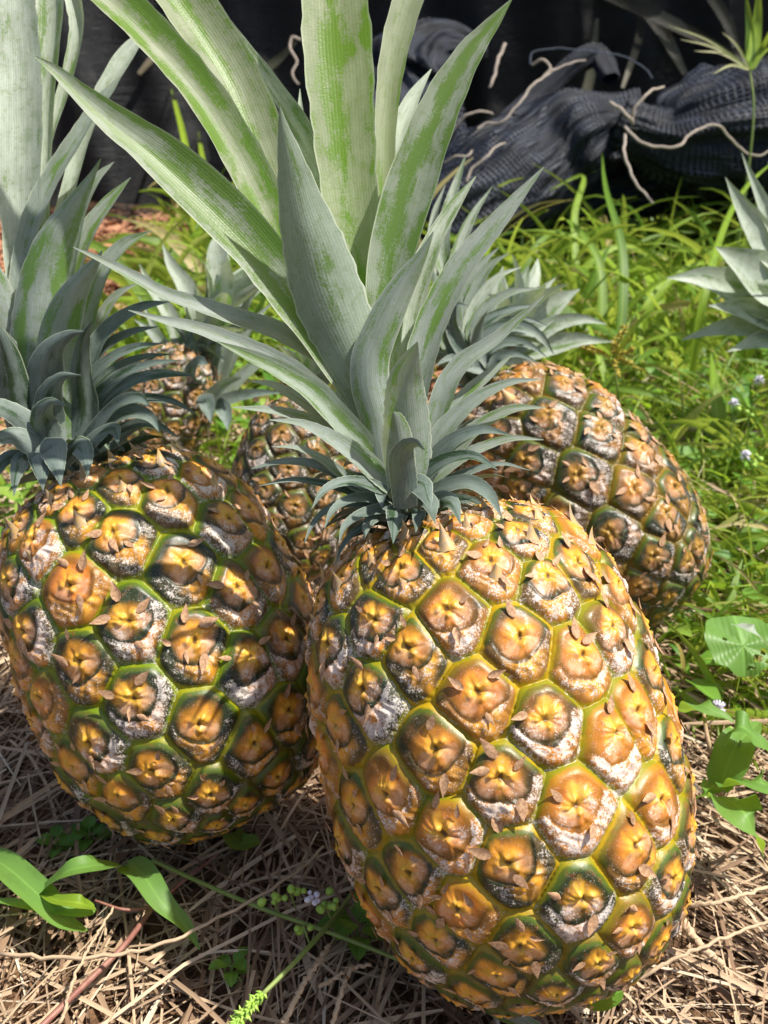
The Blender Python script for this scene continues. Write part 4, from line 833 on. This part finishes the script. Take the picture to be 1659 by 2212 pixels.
# ================================================================== SINGLE PLANTS
def grounded(x, y, z=0.0):
    p = on_ground(x, y, z); return p
class Plant:
    def __init__(s, name, label, cat, base, group=None):
        s.b = Vector(base); s.o = empty(name, s.b); tag(s.o, label, cat, group)
    def stem(s, P, r, mat, n=30, name='stem', taper=.5, parent=None):
        C = spline(np.array(P, float), n); V, F, A = tube(C, np.linspace(r, r * taper, n), 8)
        return mesh_np(name, V, F, mat, parent or s.o, {'lf': A}, origin=C[0])
    def blade(s, P, W_, mat, N, chan=.25, n=22, nu=7, wave=.06, prof=None, name='leaf', parent=None, twist=0):
        rr_ = random.uniform(.1, .7)
        C = spline(np.array(P, float), n); t = np.linspace(0, 1, n)
        w = W_ * (prof(t) if prof else np.sin(np.clip(t * .96 + .04, 0, 1) ** .8 * math.pi) ** .75) + .0003
        g = leaf_geo(C, w, np.array(N, float), chan, nu, wave=wave, twist=twist, r=rr_)
        return mesh_np(name, g[0], g[1], mat, parent or s.o, {'lf': g[2]}, origin=C[0])
def A_(x, y, d): return tuple(at(x, y, d))
def Gr(x, y, z=.01): return tuple(on_ground(x, y, z))
lance = lambda t: np.clip(t / .12 + .25, 0, 1) ** .6 * (1 - t ** 2.4)
up_ = (0, 0, 1)
def gpl(pts): return [Gr(x, y, z) for x, y, z in pts]
# broad bladed grass sprig, bottom left
pl = Plant('grass_sprig', 'broad bladed green sprig with reddish runner stem on the straw at lower left', 'grass sprig', Gr(330, 1965, 0))
pl.stem(gpl([(330, 1960, .012), (270, 2040, .012), (190, 2120, .012), (95, 2212, .012), (0, 2310, .008)]), .0012, M_STEM_RED, taper=1.1)
pl.stem(gpl([(330, 1960, .012), (270, 1965, .016), (205, 1945, .018)]), .0009, M_STEM_RED)
pl.stem(gpl([(330, 1962, .012), (400, 1900, .012), (470, 1845, .012)]), .0009, M_STEM_RED)
pl.blade(gpl([(268, 1870, .022), (300, 1880, .026), (350, 1950, .022), (400, 2000, .014), (432, 2052, .006)]), .0125, M_PLANT, up_, prof=lance)
pl.blade(gpl([(265, 1872, .020), (210, 1870, .034), (150, 1880, .036), (100, 1915, .026), (58, 1968, .012)]), .0115, M_PLANT, up_, prof=lance)
pl.blade(gpl([(-60, 1835, .014), (10, 1870, .024), (80, 1930, .024), (140, 1990, .020), (190, 2010, .012)]), .0135, M_PLANT, up_, prof=lambda t: np.sin(np.clip(t * .9 + .1, 0, 1) * math.pi) ** .5)
pl.blade(gpl([(205, 1970, .022), (130, 1965, .022), (60, 1955, .020), (-40, 1940, .016)]), .0075, M_PLANT, up_, prof=lance)
pl.blade(gpl([(205, 1962, .024), (170, 1950, .030), (125, 1945, .028), (75, 1920, .020)]), .0075, M_GRASS, up_, prof=lance)
# thin stems across the straw
pl = Plant('runner_weed', 'long thin green stem with small flower buds running over the straw', 'weed stem', Gr(330, 1855, 0))
pl.stem(gpl([(330, 1858, .012), (420, 1900, .016), (560, 1960, .022), (700, 2010, .024), (830, 2060, .018), (1000, 2130, .010)]), .0010, M_STEM, taper=.8)
def bud_cluster(P, centre, k, r, mat, rng, name='buds'):
    mb = MB()
    for i in range(k):
        c = np.array(centre) + rng.normal(0, r * 1.3, 3) * [1, 1, .8]; q = r * rng.uniform(.6, 1.1); d = nrm(rng.normal(size=3)); mb.add(*tube(np.array([c - d * q, c - d * q * .6, c, c + d * q * .6, c + d * q * 1.1]), np.array([.3, .85, 1, .7, .2]) * q, 8))
    return mb.build(name, mat, P, origin=centre)
rg = np.random.default_rng(2)
for (x, y, k, z) in ((590, 1940, 5, .034), (626, 1925, 4, .036), (703, 1952, 9, .038), (655, 2000, 3, .026)):
    c = Gr(x, y, z); bud_cluster(pl.o, c, k, .0018, M_SEED, rg); pl.stem([c, Gr(x + 14, y + 40, .022)], .0006, M_STEM)
fl = bud_cluster(pl.o, Gr(676, 1938, .044), 7, .0012, M_FLOWER, rg, 'flower')
pl = Plant('seed_spike', 'green grass stalk ending in a bristly seed spike at the bottom', 'seed spike', Gr(760, 1930, 0))
pl.stem(gpl([(760, 1930, .004), (720, 1985, .022), (640, 2075, .034), (565, 2150, .034)]), .0011, M_STEM, taper=.8)
Cs = spline(np.array(gpl([(570, 2145, .034), (535, 2180, .034), (505, 2225, .030)])), 60); mb = MB()
for i in range(150):
    c = Cs[rg.integers(0, 60)]; d = nrm(rg.normal(size=3)); d = nrm(d + nrm(Cs[-1] - Cs[0]) * .8); l = rg.uniform(.0022, .0042)
    mb.add(*tube(np.array([c, c + d * l * .5, c + d * l]), np.array([.5, .8, .1]) * .0009, 5))
mb.build('seed_head', M_SEED, pl.o, origin=Cs[0])
# small clover sprigs by the left fruit
def sprig(name, label, cat, x, y, z, k, size, mat, group=None, seed=0, stem_to=None, wid=.7):
    rng = np.random.default_rng(seed); b = Gr(x, y, 0); P = Plant(name, label, cat, b, group)
    for i in range(k):
        an = i * 2.4 + rng.normal(0, .2); q = size * rng.uniform(.6, 1); el = rng.uniform(.2, .8); hgt = z * (.4 + .6 * (i / k))
        c = np.array([b[0], b[1], gz(b[0], b[1])]); p0 = c + [math.cos(an) * q * .3, math.sin(an) * q * .3, hgt]
        d = np.array([math.cos(an), math.sin(an), .3])
        P.blade([p0, p0 + d * q * .5 + [0, 0, q * .1], p0 + d * q - [0, 0, q * .15]], q * wid, mat, up_, .2, 12, 5)
        P.stem([c, (c + p0) / 2 + rng.normal(0, .002, 3), p0], .0006, M_STEM, 8)
    return P
sprig('clover_sprig', 'tiny clover sprig in shade under the left fruit, right of its twin', 'clover', 192, 1795, .012, 8, .009, M_WEED, seed=1, wid=.9)
sprig('clover_sprig', 'tiny bright clover sprig at the foot of the left fruit, left of its twin', 'clover', 122, 1815, .012, 7, .008, M_WEED, seed=2, wid=.9)
sprig('weed_sprig', 'small leafy weed sprouting from straw left of the front fruit', 'weed', 775, 2035, .022, 9, .016, M_WEED, seed=3)
sprig('weed_sprig', 'tiny weed seedling on the straw at the bottom between stalks', 'weed', 500, 2100, .012, 6, .009, M_WEED, seed=4)
# tucked leaves under the fruits
pl = Plant('tucked_leaf', 'short broad green leaf poking out under the left fruit', 'leaf', Gr(500, 1815, 0)); pl.blade(gpl([(500, 1800, .012), (520, 1822, .016), (560, 1815, .014)]), .011, M_PLANT, up_, prof=lambda t: np.sin(np.clip(t * .8 + .15, 0, 1) * math.pi) ** .4)
pl = Plant('tucked_leaf', 'grey green crown scrap pinned under the front fruit', 'leaf', Gr(1150, 2190, 0)); pl.blade(gpl([(1040, 2150, .014), (1080, 2185, .018), (1140, 2212, .014), (1200, 2230, .006)]), .010, M_LEAF, up_, prof=lance); pl.blade(gpl([(1250, 2150, .02), (1290, 2160, .02), (1345, 2140, .014)]), .012, M_WEED, up_)
# broad leaved weeds at the right edge
def ovate(t): return np.sin(np.clip(t * .93 + .04, 0, 1) ** .62 * math.pi) ** .8
pl = Plant('broad_weed', 'toothed pale green weed leaves crowding the right edge beside the front fruit', 'broad weed', Gr(1560, 1720, 0))
for (a_, b_, c_, w) in (((1555, 1700, .028), (1585, 1620, .046), (1640, 1560, .040), .030), ((1560, 1720, .026), (1610, 1760, .040), (1650, 1850, .018), .034), ((1550, 1690, .020), (1525, 1710, .030), (1500, 1730, .022), .016), ((1565, 1600, .05), (1600, 1570, .06), (1675, 1640, .045), .028), ((1480, 1540, .03), (1520, 1525, .05), (1585, 1560, .046), .022), ((1570, 1700, .03), (1640, 1690, .05), (1700, 1720, .04), .030)):
    w *= .62
    pl.blade(gpl([a_, b_, c_]), w, M_WEED if w < .012 else M_PLANT, up_, .15, 26, 9, .25, ovate)
pl.stem(gpl([(1560, 1720, .0), (1545, 1660, .03), (1530, 1600, .045), (1520, 1540, .04)]), .0016, M_STEM_TAN)
pl.stem(gpl([(1560, 1720, .0), (1590, 1640, .04), (1600, 1600, .05)]), .0013, M_STEM)
pl = Plant('vine_leaf_plant', 'round heart shaped leaf with small holes catching sun at the right edge', 'vine leaf', Gr(1600, 1480, 0))
# heart leaf with holes
hc = np.array(Gr(1605, 1395, .045)); nu_, nv_ = 60, 26
hv = []; hf = []; ha = []
th = np.linspace(0, 2 * math.pi, nu_, endpoint=False)
for j in range(nv_):
    q = (j + .5) / nv_; rr_ = q * .020 * (1 + .22 * np.sin(th) - .20 * np.exp(-((th - math.pi / 2) / .35) ** 2) + .03 * np.sin(th * 9))
    hv.append(np.stack([rr_ * np.cos(th), rr_ * np.sin(th), .006 * q ** 2 * np.cos(2 * th) + .003 * np.sin(5 * th) * q - .004 * q], -1) * [1, 1, .6]); ha.append(np.stack([np.cos(th) * q, q * .03 + 0 * th, 0 * th + .3], -1))
hv = np.concatenate(hv); ha = np.concatenate(ha); hf = grid_faces(nu_, nv_, True); cen = hv[hf].mean(1)
holes = [(.007, -.007, .0026), (.011, -.003, .002), (.003, -.011, .0018), (-.009, .004, .0013), (.013, -.009, .0022)]
keep = np.ones(len(hf), bool)
for hx, hy, hr in holes: keep &= np.hypot(cen[:, 0] - hx, (cen[:, 1] - hy) * 1.2) > hr
Mt = np.array([[1, 0, 0], [0, .86, -.5], [0, .5, .86]]); hv = hv @ Mt.T + hc
mesh_np('leaf', hv, hf[keep], M_PLANT, pl.o, {'lf': ha}, origin=hc)
pl.stem([Gr(1600, 1480, 0), Gr(1598, 1440, .02), tuple(hc + [0, -.002, -.006])], .0012, M_STEM)
pl.blade(gpl([(1590, 1350, .065), (1620, 1360, .07), (1675, 1410, .055)]), .009, M_LEAF_BACK, up_, prof=lance)
# wide sunlit grass blades rising through the cover
GB = [([(1330, 870, .0), (1345, 560, .12), (1310, 420, .17), (1300, 330, .19)], .012), ([(1300, 800, 0), (1290, 560, .10), (1230, 480, .13), (1205, 475, .12)], .013), ([(1250, 700, 0), (1240, 470, .11), (1255, 380, .15), (1180, 415, .13)], .012),
      ([(1120, 600, 0), (1190, 470, .08), (1255, 415, .10)], .012), ([(1440, 760, 0), (1420, 660, .05), (1385, 580, .07), (1365, 570, .07)], .020), ([(1480, 900, 0), (1520, 640, .12), (1600, 420, .17), (1680, 340, .19)], .009), ([(1140, 560, 0), (1120, 430, .08), (1130, 380, .10)], .008),
      ([(1180, 840, .02), (1300, 835, .05), (1400, 850, .05), (1550, 905, .03)], .009), ([(1560, 1000, 0), (1545, 860, .05), (1535, 760, .07)], .016), ([(1330, 900, 0), (1290, 760, .05), (1250, 650, .06)], .008), ([(1500, 1240, 0), (1560, 1180, .03), (1640, 1160, .04), (1700, 1200, .03)], .010),
      ([(1350, 760, .01), (1430, 700, .04), (1480, 690, .05)], .007), ([(430, 620, 0), (410, 380, .13), (380, 230, .20), (360, 170, .22)], .012), ([(470, 560, 0), (440, 360, .11), (425, 270, .14)], .012), ([(330, 600, 0), (345, 520, .04), (330, 460, .07)], .010)]
for i, (p, w) in enumerate(GB):
    P = Plant('grass_shoot', ['broad upright blade tallest of those before the netting', 'short wide blade arching left near the netting foot', 'blade folded over like a hook before the netting', 'bright blade slanting up right beside the front crown tip', 'wide yellowing blade leaning left in the middle of the grass', 'very long thin blade slanting toward the right edge', 'narrow upright blade just right of the crown tip',
        'dark blade lying level behind the right fruit', 'wide pale blade standing behind the white flowers', 'thin dark blade leaning left behind the sedge', 'blade bowing to the right edge beside the dark fruit', 'short blade pointing right from the sedge', 'tall yellow green blade seen behind the left crown', 'shorter yellow green blade beside the tall one at left', 'small blade beside the orange chips at left'][i], 'grass blade', Gr(p[0][0], p[0][1], 0), 'single broad grass blades')
    P.blade(gpl(p), w, M_GRASS, (.25, -.8, .5), .3, 30, 7, .05, lance)
# sedge head
pl = Plant('sedge', 'golden brown sedge seed head standing behind the right fruit', 'sedge', Gr(1330, 960, 0))
sc_ = np.array(A_(1325, 770, .86)); pl.stem([Gr(1330, 900, 0), A_(1335, 850, .87), tuple(sc_)], .0013, M_STEM)
mb = MB()
for i in range(11):
    d = nrm(rg.normal(size=3) * [1, .6, .8] + [0, 0, .35]); l = rg.uniform(.016, .034)
    for j in range(26):
        c = sc_ + d * l * (j + 4) / 30; e = nrm(d + rg.normal(0, .7, 3)); q = .0042
        mb.add(*tube(np.array([c, c + e * q * .5, c + e * q]), np.array([.4, .8, .1]) * .0012, 5))
mb.build('seed_head', M_SEDGE, pl.o, origin=sc_)
for dx, dy in ((.09, .02), (-.05, .01), (.05, .05)): pl.blade([tuple(sc_), tuple(sc_ + [dx * .5, -.01, dy * .6 + .01]), tuple(sc_ + [dx, -.02, dy - .01])], .004, M_GRASS, (0, -.6, .8), prof=lance)
# pale grass tuft in front of the netting, top right
pl = Plant('seeding_grass', 'bright grass stalk with pale drooping seed sprays at the top right corner', 'seeding grass', A_(1630, 300, 1.22)[:2] + (0,))
o3 = A_(1620, 150, 1.22)
pl.stem([A_(1630, 300, 1.22)[:2] + (0,), A_(1628, 240, 1.22), o3], .002, M_STEM)
for tx, ty, w in ((1640, -40, .016), (1610, -20, .012), (1665, 60, .010)): pl.blade([o3, A_((1620 + tx) / 2 + 4, (150 + ty) / 2, 1.22), A_(tx, ty, 1.2)], w, M_GRASS, (0, -1, .2), prof=lance)
for tx, ty in ((1445, 55), (1470, 85), (1500, 110), (1560, 70), (1540, 160), (1700, 90)): pl.blade([o3, A_((1620 + tx) / 2, (150 + ty) / 2 - 14, 1.2), A_(tx, ty, 1.18)], .0034, M_STRAWLEAF, (0, -1, .3), prof=lance)
# ageratum-like flowers at the right
def flower(label, x, y, d, seed, r=.0045):
    rng = np.random.default_rng(seed); c = np.array(at(x, y, d)); b = (c[0] + .01, c[1] + .01, 0)
    P = Plant('wild_flower', label, 'wildflower', b, 'small pale wild flowers at the right'); P.stem([b, tuple((np.array(b) + c) / 2 + rng.normal(0, .006, 3)), tuple(c)], .0008, M_STEM)
    mb = MB()
    for i in range(36):
        dd = nrm(rng.normal(size=3) + [0, 0, .7]); mb.add(*tube(np.array([c, c + dd * r * .6, c + dd * r]), np.array([.6, .5, .25]) * r * .22, 5))
    mb.build('flower', M_FLOWER, P.o, origin=c); bud_cluster(P.o, tuple(c + [.012, .0, -.008]), 4, .0026, M_SEED, rng)
for i, (x, y, d, l) in enumerate([(1640, 822, .80, 'round white flower at the right edge, highest of the small flowers'), (1585, 872, .80, 'white flower just left of the highest one'), (1480, 1185, .66, 'lilac flower low beside the dark fruit'), (1550, 1530, .52, 'small white flower above the toothed leaves'), (1610, 985, .74, 'faint lilac flower below the two white ones')]):
    flower(l, x, y, d, 60 + i)
# loose straws and sticks that stand out
ST = [('long pale dry stalk lying across the straw toward the front fruit', [(0, 2062, .016), (200, 2068, .02), (330, 2045, .02), (470, 1985, .022), (620, 1900, .022), (700, 1830, .014)], .0014), ('pale broken stick on the straw at the lower middle', [(610, 2212, .014), (660, 2120, .022), (712, 2040, .02)], .0020),
      ('bleached white twig beside the small weed', [(690, 2130, .014), (730, 2110, .02), (760, 2085, .018)], .0014), ('curved yellow stem at the bottom by the front fruit', [(715, 2230, .01), (735, 2150, .02), (765, 2090, .02), (800, 2085, .018)], .0016), ('grey flat stick on the straw right of the front fruit', [(1475, 1990, .016), (1510, 2040, .02), (1560, 2085, .016)], .0032),
      ('thin pale reed slanting at the lower right corner', [(1350, 2130, .012), (1480, 2060, .022), (1659, 1990, .02), (1720, 1960, .02)], .0014), ('long tan reed crossing above the lower right corner', [(1440, 1960, .014), (1540, 1950, .024), (1700, 1900, .02)], .0018), ('dark thin reed at the far lower left', [(130, 2212, .01), (170, 2090, .02), (245, 1960, .02)], .0012)]
for l, p, r in ST:
    C = spline(np.array(gpl(p)), 40); C += RNG.normal(0, .0003, C.shape); r *= .62; g = tube(C, np.linspace(r, r * .7, 40), 7); g[2][:, 2] = .8
    tag(mesh_np('dry_stalk', g[0], g[1], M_STRAW, None, {'lf': g[2]}, origin=C[0]), l, 'dry stalk', 'dry stalks lying on the straw')
